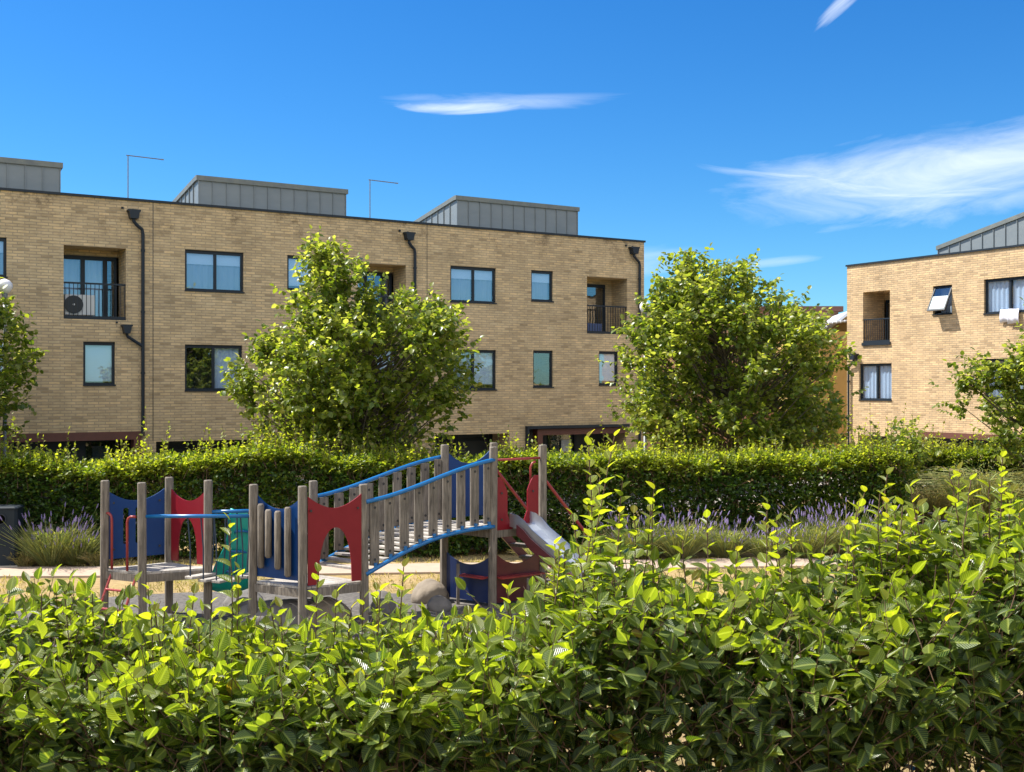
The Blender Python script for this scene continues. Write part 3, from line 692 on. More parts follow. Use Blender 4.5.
    for xa_ in (4.9, 6.2): window_l = MB().mat('slate_frame').bb(xa_, xa_+1.2, .70, .795, .25, 1.6).build('ground_floor_window', b); MB().mat('dark_glass').bb(xa_+.06, xa_+1.14, .67, .69, .3, 1.55).build('pane', window_l); MB().mat('blind').bb(xa_+.1, xa_+1.1, .692, .698, .55, 1.2).build('blind', window_l)
    return b
TR = right_terrace()
def R2W(t, q, z): c, s = math.cos(AR), math.sin(AR); return Vector((14.243+t*c-q*s, 48+t*s+q*c, z))

def towel():
    N = 10; mb = MB().mat('cloth'); rt = root('towel', R2W(7.40, 0, 6.5), AR, label='white laundry hanging out over the upper window sill of the right block', cat='laundry')
    for (x0, w, zb, yo) in ((0., .42, -.40, -.07), (.34, .44, -.46, -.10)):
        vs = []; 
        for j, (y, z) in enumerate(((.12, .06), (yo+.02, .07), (yo-.02, -.1), (yo-.03, zb*.55), (yo, zb))):
            for i in range(N+1):
                u = i/N; vs.append((x0+w*u*(1+.02*j), y+.012*math.sin(u*11+j*.7+x0*9), z+.008*math.sin(u*5+j)))
        fs = [(j*(N+1)+i, j*(N+1)+i+1, (j+1)*(N+1)+i+1, (j+1)*(N+1)+i) for j in range(4) for i in range(N)]
        mb.add(vs, fs)
    o = mb.build('cloth', rt, smooth=True); m = o.modifiers.new('thick', 'SOLIDIFY'); m.thickness = .008
towel()
def aircon():
    p = L2W(-2.95, .42, 5.79); rt = root('air_conditioner', p, AL, label='white air conditioner unit with black round fan standing on the balcony', cat='air conditioner')
    MB().mat('white_plastic').bb(-.42, .42, -.16, .16, .03, .62).build('casing', rt, bevel=.015)
    f = MB().mat('black_plastic'); n = 28
    f.tube([(-.17, -.165, .33), (-.17, -.20, .33)], .26, n); f.build('fan_grille', rt)
    MB().mat('white_plastic').tube([(-.17, -.20, .33), (-.17, -.215, .33)], .03, 12).build('fan_hub', rt)
    MB().mat('black_plastic').bb(-.36, -.28, -.15, .15, 0, .03).bb(.28, .36, -.15, .15, 0, .03).build('foot', rt)
aircon()
def balcony_planter():
    rt = root('planter', L2W(15.2, .4, 5.79), AL, label='blue grey trough standing behind the rail of the rightmost balcony', cat='planter')
    MB().mat('bike_blue').bb(-.32, .32, -.14, .14, 0, .3).build('trough', rt, bevel=.02)
balcony_planter()
def far_block():
    b = root('brown_house', (12.5, 64, 0), 0, label='distant brown rendered house with pale sheet roof seen in the gap between the brick blocks', cat='building')
    w = MB().mat('render_brown'); ops = [(-5.0, -4.2, 5.6, 6.9, .1), (-3.0, -1.6, 5.2, 6.8, .1), (-5.0, -3.8, 2.2, 3.8, .1), (1.5, 2.8, 5.2, 6.4, .1)]
    wall_with_openings(w, -9, 6, 0, 8.0, ops); shell(w, -9, 6, 9, 8.0); w.mat('roof_felt').add([(-9,0,8),(6,0,8),(6,9,8),(-9,9,8)], [(0,1,2,3)]); w.build('wall', b)
    MB().mat('rust_steel').bb(-9.2, 6.2, -.3, 9.1, 7.95, 8.25).build('roof', b)
    for o in ops: window(b, *o[:4], split=None, fill='grey', depth=.1)
    h = root('yellow_house', (17.8, 59, 0), math.radians(-6), label='small yellow rendered gabled house beside the brown one in the gap', cat='building')
    g = MB().mat('yellow_render')
    g.add([(-1.9,0,0),(3,0,0),(3,0,8.6),(-.2,0,7.6),(-1.9,0,6.3),(-1.9,7,0),(3,7,0),(3,7,8.6),(-.2,7,7.6),(-1.9,7,6.3)], [(0,1,2,3,4),(9,8,7,6,5),(1,6,7,2),(0,4,9,5)]); g.build('wall', h)
    r = MB().mat('sheet_roof'); r.add([(-2.1,-.3,6.2),(-.2,-.3,7.68),(3.2,-.3,8.75),(3.2,7.3,8.75),(-.2,7.3,7.68),(-2.1,7.3,6.2)], [(0,1,4,5),(1,2,3,4)])
    o = r.build('roof', h); m = o.modifiers.new('t', 'SOLIDIFY'); m.thickness = .14
    s = root('lean_to', (16.6, 57, 0), 0, label='low yellow shed with ribbed pale metal roof in front of the brown house', cat='building')
    MB().mat('yellow_render').bb(-2.6, 1.2, 0, 3, 0, 6.5).build('wall', s)
    r = MB().mat('sheet_roof')
    for i in range(20):
        x = -2.7+4.1*i/20; r.bb(x, x+.16, -.2, 3.2, 6.6+i*.03, 6.66+i*.03); r.bb(x+.16, x+.205, -.2, 3.2, 6.57+i*.03, 6.61+i*.03)
    r.build('roof', s)
far_block()
def lamp(x, y, h, label, bowl):
    r_ = root('street_lamp', (x, y, 0), 0, label=label, cat='street lamp', group='street lamps')
    MB().mat('lamp_grey').tube([(0,0,0),(0,0,1.1),(0,0,1.12),(0,0,h-.2)], [.075,.075,.05,.042], 12).build('pole', r_, smooth=True)
    MB().mat('lamp_grey').tube([(0,0,h-.28),(0,0,h-.18)], .07, 14).build('collar', r_)
    prof = [(.05,-.18),(.12,-.15),(bowl*.9,-.06),(bowl,.0),(bowl*.93,.08),(bowl*.6,.15),(.02,.19)]
    n = 18; vs = [(r*math.cos(a*2*math.pi/n), r*math.sin(a*2*math.pi/n), h+z) for r, z in prof for a in range(n)]
    fs = [(i*n+k, i*n+(k+1) % n, (i+1)*n+(k+1) % n, (i+1)*n+k) for i in range(len(prof)-1) for k in range(n)]
    MB().mat('lamp_bowl').add(vs, fs).build('lamp_head', r_, smooth=True)
lamp(-12.85, 28.6, 6.3, 'street lamp with pale domed head above the tree at the left edge', .19)
lamp(4.1, 34.8, 6.2, 'street lamp with round white head just past the end of the long terrace', .17)

# ------------------------------------------------------------------ play structure
PS = root('play_structure', (-3.0, 18.4, 0), 0, label='wooden climbing frame with blue and red panels, sloping bridge and steel slide', cat='play structure')
ox, oy = -3.0, 18.4
def q(p): return (p[0]-ox, p[1]-oy)
def V3(p, z): return Vector((p[0]-ox, p[1]-oy, z))
def post(p, h, rz=.45):
    mb = MB().mat('weathered_wood'); R = Matrix.Rotation(rz, 3, 'Z'); s = .062; c = .022; vs = []
    ring = [(-s+c,-s),(s-c,-s),(s,-s+c),(s,s-c),(s-c,s),(-s+c,s),(-s,s-c),(-s,-s+c)]
    lv = [(0, 1), (h-.015, 1), (h, .86)]
    lean = (random.uniform(-.01, .01), random.uniform(-.01, .01))
    for z, k in lv:
        for x, y in ring: v = R @ Vector((x*k, y*k, 0)); vs.append((v.x+lean[0]*z, v.y+lean[1]*z, z))
    fs = [(i*8+k, i*8+(k+1) % 8, (i+1)*8+(k+1) % 8, (i+1)*8+k) for i in range(2) for k in range(8)]+[tuple(range(16, 24))]
    mb.add(vs, fs); o = mb.build('post', PS); o.location = (p[0]-ox, p[1]-oy, 0); return o
T1 = dict(L=(-6.54, 18.1), F=(-5.80, 17.72), R=(-4.89, 18.15), B=(-5.70, 18.75))
T2 = dict(A=(-4.08, 17.75), F=(-3.19, 17.2), C=(-2.32, 17.75), E=(-3.22, 18.4))
T3 = dict(L=(-1.20, 19.9), F=(-.335, 19.2), R=(.53, 19.85), B=(-.34, 20.6))
for k, p in T1.items(): post(p, 2.27)
for k, p in T2.items(): post(p, 2.24 if k != 'F' else 2.26)
for k, p in T3.items(): post(p, 2.75)
def deck(pts, z, n=7):
    mb = MB().mat('deck_wood'); P = [Vector(q(p)).to_3d() for p in pts]
    for i in range(n):
        a, b = i/n+.006, (i+1)/n-.006
        vs = [P[0].lerp(P[3], a), P[1].lerp(P[2], a), P[1].lerp(P[2], b), P[0].lerp(P[3], b)]
        mb.add([v+Vector((0,0,z-.035)) for v in vs]+[v+Vector((0,0,z)) for v in vs], [(3,2,1,0),(4,5,6,7),(0,1,5,4),(1,2,6,5),(2,3,7,6),(3,0,4,7)])
    mb.build('deck', PS)
    e = MB().mat('weathered_wood')
    for a, b in zip(P, P[1:]+P[:1]):
        d = (b-a); L_ = d.length; R = Matrix.Rotation(math.atan2(d.y, d.x), 3, 'Z'); e.box((a+b)/2+Vector((0,0,z-.1)), (L_, .05, .12), R)
    e.build('deck_frame', PS)
deck([T1['L'], T1['F'], T1['R'], T1['B']], .86); deck([T2['A'], T2['F'], T2['C'], T2['E']], .72); deck([T3['L'], T3['F'], T3['R'], T3['B']], 1.36)
def ins(a, b, m=.075):
    a, b = Vector(q(a)), Vector(q(b)); d = (b-a).normalized(); return a+d*m, b-d*m
def horned(top, dip, sharp=2.):
    return lambda u: top-dip*(1-abs(2*u-1)**sharp)
def const(z): return lambda u: z
def bolts(o, pts):
    mb = MB().mat('bolt')
    for p in pts: mb.tube([Vector(p)+Vector((.01,-.03,0)), Vector(p)+Vector((-.01,.03,0))], .018, 8)
    mb.build('bolts', o)
def pnl(mat, a, b, zb, zt, holes=(), m=.075, off=0., **kw):
    p0, p1 = ins(a, b, m); n = Vector((-(p1-p0).y, (p1-p0).x)).normalized()*off
    p0 += n; p1 += n
    mb = MB().mat(mat); panel(mb, p0, p1, zb, zt, holes=holes); o = mb.build('panel', PS, **kw)
    return o, p0, p1
def slot(u, w, lo, hi): return (u-w, u+w, (lambda x: lo-.03*math.sqrt(max(0, 1-((x-u)/w)**2))), (lambda x: hi+.03*math.sqrt(max(0, 1-((x-u)/w)**2))))
# tower one
o, a, b = pnl('blue_panel', T1['L'], T1['B'], const(1.0), horned(2.09, .17), (slot(.30, .05, 1.25, 1.78), slot(.52, .05, 1.25, 1.78)), label='blue panel with two finger slots')
bolts(o, [(a.x+.06, a.y+.06, 1.15), (a.x+.06, a.y+.06, 1.9), (b.x-.06, b.y-.06, 1.15), (b.x-.06, b.y-.06, 1.9)])
arch = lambda u0, u1, zs, zt: (u0, u1, const(zs), lambda x: zs+(zt-zs)*(max(0, 1-((x-(u0+u1)/2)/((u1-u0)/2))**2))**.38)
o, a, b = pnl('red_panel', T1['B'], T1['R'], const(.9), horned(2.08, .17), (arch(.2, .78, .9, 1.62),), label='red panel with arched hole')
o.name = 'panel'
def loop_handle(p, z0, z1, dx, dy, mat='red_paint'):
    mb = MB().mat(mat); p = Vector((p[0]-ox, p[1]-oy, 0)); d = Vector((dx, dy, 0)).normalized()
    pts = [p+Vector((0,0,z1)), p+d*.10+Vector((0,0,z1)), p+d*.15+Vector((0,0,z1-.03)), p+d*.17+Vector((0,0,z1-.09)), p+d*.17+Vector((0,0,z0))]
    mb.tube(pts, .02, 8).build('grab_handle', PS, smooth=True)
loop_handle(T1['L'], .86, 1.75, .9, -.45); loop_handle((-5.93, 17.80), .86, 1.72, -.3, .12)
mb = MB().mat('red_paint')
for z, k in ((.28, .25), (.56, .12)):
    p0, p1 = Vector(q(T1['L'])), Vector(q(T1['F'])); n = Vector((-(p1-p0).y, (p1-p0).x)).normalized()*-k
    a = p0.lerp(p1, .2)+n; b = p0.lerp(p1, .85)+n
    mb.tube([(a.x, a.y, z), (b.x, b.y, z)], .02, 8)
for u in (.2, .85):
    a = p0.lerp(p1, u); mb.tube([(a.x, a.y, .8), (a.x+n.normalized().x*.38, a.y+n.normalized().y*.38, .02)], .02, 8)
mb.build('ladder', PS)
# wobble bridge between tower one and two
h = MB().mat('blue_paint'); a, b = V3(T1['F'], 1.74), V3(T2['A'], 1.74); h.tube([a+Vector((.02,0,0)), b], .03, 10); h.build('hand_rail', PS, smooth=True)
h = MB().mat('blue_paint'); a2, b2 = V3(T1['R'], 1.76), V3((-4.0, 18.35), 1.76); h.tube([a2, b2], .03, 10); h.build('hand_rail', PS, smooth=True)
for i in range(5):
    u = (i+.5)/5; c = V3(T1['R'], 0).lerp(V3((-4.05, 17.95), 0), u); c0 = V3(T1['F'], 0).lerp(V3(T2['A'], 0), .35+.6*u); c1 = V3(T1['R'], 0).lerp(V3((-4.0, 18.35), 0), u)
    z = .80-.10*math.sin(math.pi*u); mid = (c0+c1)/2; d = c1-c0
    MB().mat('deck_wood').box(mid+Vector((0,0,z)), (.17, max(.5, d.length*.8), .04), Matrix.Rotation(math.atan2(d.y, d.x)-math.pi/2, 3, 'Z')).build('bridge_plank', PS, bevel=.006)
    for e, zz in ((c0, 1.74), (c1, 1.76)):
        t = mid.lerp(e, .8)
        MB().mat('rope').tube([(e.x, e.y, zz), ((e.x+t.x)/2+.02, (e.y+t.y)/2, (zz+z)/2), (t.x, t.y, z)], .012, 6).build('chain', PS)
# tower two
o, a, b = pnl('blue_panel', T2['A'], T2['F'], const(.80), horned(2.07, .19), off=.035, label='blue panel behind four wooden chime bars')
for x, z0, z1 in ((.20, .95, 1.95), (.36, 1.12, 1.87), (.56, .96, 1.86), (.77, .86, 1.93)):
    p0, p1 = ins(T2['A'], T2['F'], .03); c = p0.lerp(p1, x); n = Vector((-(p1-p0).y, (p1-p0).x)).normalized()*-.05; c = c+n
    MB().mat('weathered_wood').tube([(c.x, c.y, z0), (c.x, c.y, z0+.03), (c.x, c.y, z1-.03), (c.x, c.y, z1)], [.035, .052, .052, .035], 12).build('chime_bar', PS, smooth=True)
# red panel with a keyhole arch
def kz(u): return 2.10-.20*(1-abs(2*u-1)**1.8)
o, a, b = pnl('red_panel', T2['F'], T2['C'], const(.74), kz, (arch(.20, .82, .74, 1.60),), m=.07, off=-.03, label='red panel with keyhole shaped crawl arch')
bolts(o, [(a.x+.05, a.y, 1.88), (b.x-.05, b.y-.03, 1.88)])
# teal climbing wall on the back of tower two
tw = MB().mat('teal_plastic'); N = 14
ctr = V3((-4.36, 18.5), 0); dr = Vector((-.30, .22, 0)); wd = Vector((.62, .12, 0))
vs = []
for i in range(N+1):
    t = i/N
    c = ctr+dr*(t**1.3)*1.1+Vector((0, 0, 1.72-1.35*t)); w_ = wd*(.34+.20*t+.05*math.sin(t*9+1))
    for k in range(5): s_ = (k-2)/2; vs.append(c+w_*s_+Vector((.0, .0, .07*abs(s_)**2)))
fs = [(i*5+k, i*5+k+1, (i+1)*5+k+1, (i+1)*5+k) for i in range(N) for k in range(4)]
tw.add(vs, fs); o = tw.build('climbing_wall', PS, smooth=True, label='teal plastic climbing ramp with blue grips'); m = o.modifiers.new('t', 'SOLIDIFY'); m.thickness = .05
for t in (.25, .5, .75):
    c = ctr+dr*(t**1.3)*1.1+Vector((0, -.03, 1.72-1.35*t)); MB().mat('blue_paint').tube([c-wd*.2, c-wd*.1+Vector((-.03,-.08,.03)), c+wd*.1+Vector((-.03,-.08,.03)), c+wd*.2], .02, 8).build('grip', o)
# sloping bridge
def bez(P, Q, s0=.25, s1=1.0, n=24, k=.12):
    P, Q = Vector(P), Vector(Q); out = []
    for i in range(n+1):
        t = i/n; e = t*t*(3-2*t); tt = .45*t+.55*e
        out.append(Vector((P.x+(Q.x-P.x)*t, P.y+(Q.y-P.y)*t, P.z+(Q.z-P.z)*tt)))
    return out
def arcb(P, Q, n=24, sag=.16):
    P, Q = Vector(P), Vector(Q)
    return [Vector((P.x+(Q.x-P.x)*i/n, P.y+(Q.y-P.y)*i/n, P.z+(Q.z-P.z)*i/n+sag*math.sin(math.pi*i/n))) for i in range(n+1)]
sides = []
for (p0, p1, nm) in ((T2['C'], T3['F'], 'near'), (T2['E'], T3['L'], 'far')):
    d = Vector((p1[0]-p0[0], p1[1]-p0[1])).normalized(); off = Vector((d.y, -d.x))*(.055 if nm == 'near' else -.055)
    A = V3(p0, 1.97)+off.to_3d(); B = V3(p1, 2.53)+off.to_3d()
    top = bez(A, B); bot = arcb(Vector((A.x, A.y, .83)), Vector((B.x, B.y, 1.40)))
    MB().mat('blue_paint').tube(top, .035, 10).build('hand_rail', PS, smooth=True)
    br = MB().mat('blue_paint').tube(bot, .034, 10).build('lower_rail', PS, smooth=True)
    ns = 9
    for i in range(ns):
        t = (i+.62)/ns; j = min(int(t*24), 23); f = t*24-j
        tp = top[j].lerp(top[j+1], f); bt = bot[j].lerp(bot[j+1], f); R = Matrix.Rotation(math.atan2(d.y, d.x), 3, 'Z'); ii = -off.to_3d()*.75
        z0 = bt.z+.05; z1 = tp.z-.02+random.uniform(-.015, .005)
        s = MB().mat('weathered_wood').box(Vector((tp.x, tp.y, (z0+z1)/2))+ii, (.165, .035, z1-z0), R).build('slat', PS, bevel=.006)
        bo = MB().mat('bolt')
        for zz in (z0+.09, z1-.11):
            c = Vector((tp.x, tp.y, zz))+ii; nrm = off.to_3d().normalized(); bo.tube([c-nrm*.022, c+nrm*.022], .022, 10)
        bo.build('bolts', s)
    sides.append(bot)
    st = MB().mat('blue_paint')
    for i in range(ns):
        t = (i+.62)/ns; j = min(int(t*24), 23); b_ = bot[j].lerp(bot[j+1], t*24-j); MB().mat('blue_paint').tube([b_, b_+Vector((0,0,.09))], .03, 8).build('rail_stub', br)
nb = 15
for i in range(nb):
    t = (i+.5)/nb; a = sides[0][0].lerp(sides[0][-1], t); b = sides[1][0].lerp(sides[1][-1], t); zz = a.z+.16*math.sin(math.pi*t)+.02; d = b-a; d.z = 0
    MB().mat('deck_wood').box(((a.x+b.x)/2, (a.y+b.y)/2, zz), (.145, d.length-.09, .035), Matrix.Rotation(math.atan2(d.y, d.x)-math.pi/2, 3, 'Z')).build('bridge_plank', PS)
# tower three
pnl('blue_panel', T3['L'], T3['B'], const(1.45), horned(2.62, .22), off=.0)
mb = MB().mat('red_paint'); mb.tube([V3(T3['F'], 2.52), V3(T3['R'], 2.52)], .022, 10).build('top_bar', PS, smooth=True)
p0, p1 = ins(T3['F'], T3['R'], .07); D3 = (p1-p0); 
def side_cut(flip):
    def f(u):
        v = 1-u if flip else u
        return 2.34-.10*(v*2-.9)**2*2 if v < .98 else 2.1
    return f
for (ua, ub, top, lbl) in ((0, .26, 2.22, 'red guard panel at the left of the slide mouth'), (.72, .98, 2.22, 'red guard panel at the right of the slide mouth')):
    a = p0+D3*ua; b = p0+D3*ub; mb = MB().mat('red_panel')
    inner = 1 if ua == 0 else 0
    def zt(u, inner=inner):
        v = u if inner else 1-u
        return top-.30*max(0, v-.35)**1.5*1.6
    panel(mb, a, b, const(1.22), zt); 
    # shoulder that widens low down
    c = p0+D3*(ub+.12 if ua == 0 else ua-.10); lo = b if ua == 0 else a
    pa, pb = (lo, c) if ua == 0 else (c, lo)
    panel(mb, pa, pb, const(1.22), (lambda u: 1.62-.26*u**.7) if ua == 0 else (lambda u: 1.36+.26*(u**.7)))
    o = mb.build('panel', PS, label=lbl)
    cc = (a+b)/2; bolts(o, [(cc.x, cc.y, 1.95), (cc.x, cc.y, 1.5)])
# tall thin red hoop on the far side of the slide mouth
mb = MB().mat('red_paint'); a = p0+D3*.80
mb.tube([(a.x, a.y+.05, 2.1), (a.x, a.y+.05, 2.36), (a.x+.03, a.y+.06, 2.43), (a.x+.09, a.y+.07, 2.46)], .02, 8).build('grab_handle', PS, smooth=True)
# slide
mid = V3(((T3['F'][0]+T3['R'][0])/2+.02, (T3['F'][1]+T3['R'][1])/2), 0); sd = Vector((.78, -.62, 0)).normalized(); sw = Vector((.62, .78, 0)).normalized()*.235
pts = [(0, 1.40), (.18, 1.37), (.32, 1.29), (.48, 1.15), (1.35, .62), (1.9, .34), (2.1, .27), (2.5, .24)]
def sl_sec(k, z, s_): return mid+sd*k+sw*s_+Vector((0, 0, z))
st = MB().mat('steel'); vs = []
for k, z in pts: vs += [sl_sec(k, z, -1), sl_sec(k, z, 1)]
st.add(vs, [(2*i, 2*i+1, 2*i+3, 2*i+2) for i in range(len(pts)-1)])
vs = []
for s_ in (-1.02, 1.02):
    base = len(vs)
    for k, z in pts: hgt = .21; vs += [sl_sec(k, z-.02, s_), sl_sec(k, z+hgt, s_*1.03)]
st.add(vs, [(2*i+b_, 2*i+1+b_, 2*i+3+b_, 2*i+2+b_) for b_ in (0, len(pts)*2) for i in range(len(pts)-1)])
o = st.build('slide', PS); m = o.modifiers.new('t', 'SOLIDIFY'); m.thickness = .012
ms = MB().mat('maroon_panel')
for s_ in (-1.14, 1.14):
    vs = []; 
    for k, z in pts[1:-1]: hgt = .06; vs += [sl_sec(k, z-.13, s_), sl_sec(k, z+hgt, s_)]
    ms.add(vs, [(2*i, 2*i+1, 2*i+3, 2*i+2) for i in range(len(pts)-3)])
o2 = ms.build('slide_cheeks', o); m = o2.modifiers.new('t', 'SOLIDIFY'); m.thickness = .03
MB().mat('maroon_panel').tube([sl_sec(1.9, .3, 0), sl_sec(1.9, 0, 0)], .03, 8).build('slide_leg', o)
# back stairs
bd = Vector((.82, .57, 0)); 
for i in range(5):
    a = V3(T3['B'], 0).lerp(V3(T3['R'], 0), .5)+bd*(.12+.21*i); z = 1.12-.24*i
    dd = V3(T3['R'], 0)-V3(T3['B'], 0)
    MB().mat('weathered_wood').box(a+Vector((0,0,z)), (dd.length*.8, .2, .05), Matrix.Rotation(math.atan2(dd.y, dd.x), 3, 'Z')).build('step', PS)
for p, z0, z1, L_ in ((T3['B'], 2.32, 1.0, 1.2), (T3['R'], 2.2, .72, 1.35)):
    a = V3(p, z0); b = a+bd*L_; b.z = z1
    MB().mat('red_paint').tube([a, b, b+Vector((.05, .03, -.25))], .03, 8).build('stair_rail', PS)
    a = V3(p, 1.3); b = a+bd*1.25; b.z = .05
    d = (b-a); side = Vector((0, 0, .11))
    n = Vector((-bd.y, bd.x, 0))*.02
    MB().mat('maroon_panel').add([a-side-n, b-side-n, b+side-n, a+side-n, a-side+n, b-side+n, b+side+n, a+side+n], [(0,1,2,3),(7,6,5,4),(0,4,5,1),(3,2,6,7),(1,5,6,2),(0,3,7,4)]).build('stair_stringer', PS)
# dens under the deck
o, a, b = pnl('navy_panel', T3['L'], T3['F'], const(.08), horned(.86, .16), label='dark blue den panel under the tower')
o, a, b = pnl('maroon_panel', T3['F'], T3['R'], const(.08), horned(.92, .20), label='dark red den panel under the tower')
mb = MB().mat('red_paint')
for a_, b_ in ((T3['L'], T3['F']), (T3['F'], T3['R'])):
    p0_, p1_ = ins(a_, b_, .05); n = Vector((-(p1_-p0_).y, (p1_-p0_).x)).normalized()*-.10; c = (p0_+p1_)/2+n; d = p1_-p0_
    if a_ is T3['L']: c = c+d*.2; ln = d.length*.55
    else: ln = d.length*.95
    mb.box((c.x, c.y, .52), (ln, .17, .025), Matrix.Rotation(math.atan2(d.y, d.x), 3, 'Z'))
mb.build('counter', PS)
MB().mat('weathered_wood').tube([V3((-.93, 19.45), 0), V3((-.93, 19.45), .72)], .03, 10).build('stool_post', PS)
MB().mat('weathered_wood').tube([V3((.28, 19.3), 0), V3((.28, 19.3), .50)], .03, 10).build('stool_post', PS)

# ------------------------------------------------------------------ boulders, bin, bicycle
def boulder(x, y, sx, sy, sz, mat, label, rz=0, seed=0):
    import bmesh
    bm = bmesh.new(); bmesh.ops.create_icosphere(bm, subdivisions=4, radius=1)
    P = np.array([v.co[:] for v in bm.verts]); n = vnoise(P, 1.9, seed)*.26+vnoise(P, 4.5, seed+1)*.10-np.abs(vnoise(P, 8., seed+2))*.05
    for v, k in zip(bm.verts, n):
        c = v.co*(1+k); c.z = max(c.z, -.35); v.co = (c.x*sx, c.y*sy, c.z*sz)
    me = bpy.data.meshes.new('boulder'); bm.to_mesh(me); bm.free(); me.materials.append(M[mat])
    me.polygons.foreach_set('use_smooth', [True]*len(me.polygons))
    o = link('boulder', me, label=label, cat='rock', group='boulders around the play structure'); o.location = (x, y, .3*sz); o.rotation_euler = (0, 0, rz)
boulder(-1.42, 19.75, .34, .3, .30, 'sandstone', 'pale sandstone boulder under the upper end of the sloping bridge', .3, 1)
boulder(-1.25, 19.05, .22, .2, .20, 'grey_stone', 'small dark rock just in front of the pale boulder below the bridge', .3, 2)
boulder(-2.25, 18.9, .34, .3, .30, 'grey_stone', 'dark grey rock below the middle of the sloping bridge', 1.1, 3)
boulder(-3.6, 18.0, .75, .4, .30, 'grey_stone', 'long low grey rock under the deck with the keyhole panel', .1, 4)
boulder(-6.55, 17.1, .42, .28, .26, 'sandstone', 'pale flat boulder at the foot of the leftmost climbing tower', .2, 5)
boulder(-4.5, 18.9, .36, .3, .26, 'grey_stone', 'dark rock beneath the hanging plank bridge', .5, 6)
boulder(-2.95, 17.9, .4, .3, .3, 'sandstone', 'pale boulder half hidden beneath the lower deck', .5, 8)
def bin_():
    r_ = root('litter_bin', (-10.72, 23.8, 0), math.radians(8), label='dark slate litter bin with round opening beside the path at left', cat='litter bin')
    w, d, h = .34, .26, 1.24
    def ring(k, z, e=0): c = .05; X, Y = w*k, d*k; return [(-X+c,-Y,z+e),(X-c,-Y,z+e),(X,-Y+c,z),(X,Y-c,z),(X-c,Y,z-e),(-X+c,Y,z-e),(-X,Y-c,z),(-X,-Y+c,z)]
    mb = MB().mat('bin_slate'); vs = ring(1, .03)+ring(1, h-.04)
    fs = [(i, (i+1) % 8, 8+(i+1) % 8, 8+i) for i in range(8)]+[tuple(range(8, 16))]
    mb.add(vs, fs).build('body', r_)
    mb = MB().mat('bin_slate'); vs = ring(1.06, h-.038)+ring(1.06, h-.01)+ring(.96, h+.015)
    fs = [(k*8+i, k*8+(i+1) % 8, k*8+8+(i+1) % 8, k*8+8+i) for k in range(2) for i in range(8)]+[tuple(range(16, 24))]
    mb.add(vs, fs).build('lid', r_)
    MB().mat('hole').tube([(.02, -d-.002, h-.24), (.02, -d-.012, h-.24)], .10, 24).build('opening', r_)
    rr = [(.02+.105*math.cos(t), -d-.012, h-.24+.105*math.sin(t)) for t in np.linspace(0, 2*math.pi, 24, endpoint=False)]
    MB().mat('slate_frame').tube(rr, .012, 6, closed=True).build('opening_rim', r_)
    MB().mat('kerb').bb(-.36, .36, -.3, .3, 0, .03).build('plinth', r_)
bin_()
def bicycle():
    p0 = Vector((9.25, 25.5, 0)); p1 = Vector((10.22, 25.15, 0)); d = (p1-p0); r_ = root('bicycle', p0, math.atan2(d.y, d.x), label='parked bicycle with black wheels and dark blue frame beyond the hedge, right', cat='bicycle')
    L_ = d.length; R_ = .33
    for x in (0, L_):
        w = MB().mat('tyre').tube([(x+(R_-.02)*math.cos(t), 0, R_+(R_-.02)*math.sin(t)) for t in np.linspace(0, 2*math.pi, 36, endpoint=False)], .022, 8, closed=True).build('wheel', r_, smooth=True)
        s = MB().mat('chrome').tube([(x+(R_-.045)*math.cos(t), 0, R_+(R_-.045)*math.sin(t)) for t in np.linspace(0, 2*math.pi, 36, endpoint=False)], .008, 6, closed=True)
        for k in range(20):
            t = k*math.pi/10; s.tube([(x, .02*(-1)**k, R_), (x+(R_-.045)*math.cos(t), 0, R_+(R_-.045)*math.sin(t))], .0015, 4)
        s.tube([(x, -.05, R_), (x, .05, R_)], .02, 10); s.build('spokes', w)
    f = MB().mat('bike_blue'); bb_ = (.44*L_, 0, .29); seat = (.30*L_, 0, .74); head = (.80*L_, 0, .78); hb = (.84*L_, 0, .62)
    for a, b in ((bb_, seat), (seat, head), (bb_, hb), (hb, head)): f.tube([a, b], .017, 8)
    for s_ in (-.05, .05): f.tube([(0, s_, R_), bb_], .010, 6); f.tube([(0, s_, R_), seat], .009, 6); f.tube([(hb[0], s_*.8, hb[2]-.02), (L_, s_, R_)], .012, 6)
    f.build('frame', r_, smooth=True)
    MB().mat('black_plastic').tube([(.29*L_, 0, .72), (.265*L_, 0, .90)], .014, 8).build('seat_post', r_)
    s = MB().mat('black_plastic'); s.add([(.265*L_-.14,-.075,.93),(.265*L_-.14,.075,.93),(.265*L_+.13,.018,.92),(.265*L_+.13,-.018,.92),(.265*L_-.14,-.06,.885),(.265*L_-.14,.06,.885),(.265*L_+.13,.015,.89),(.265*L_+.13,-.015,.89)], [(3,2,1,0),(4,5,6,7),(0,1,5,4),(1,2,6,5),(2,3,7,6),(3,0,4,7)]); s.build('saddle', r_, bevel=.015)
    h_ = MB().mat('black_plastic'); h_.tube([(.80*L_, 0, .78), (.785*L_, 0, .98)], .014, 8); h_.tube([(.74*L_,-.30,.98),(.80*L_,-.25,1.0),(.80*L_,0,.98),(.80*L_,.25,1.0),(.74*L_,.30,.98)], .013, 8); h_.build('handlebar', r_)
    c = MB().mat('chrome'); c.tube([(bb_[0]+.1*math.cos(t), -.05, .29+.1*math.sin(t)) for t in np.linspace(0, 2*math.pi, 20, endpoint=False)], .008, 6, closed=True); c.tube([(bb_[0]-.1,-.07,.19),(bb_[0]+.1,-.07,.39)], .011, 6); c.build('crank', r_)
bicycle()

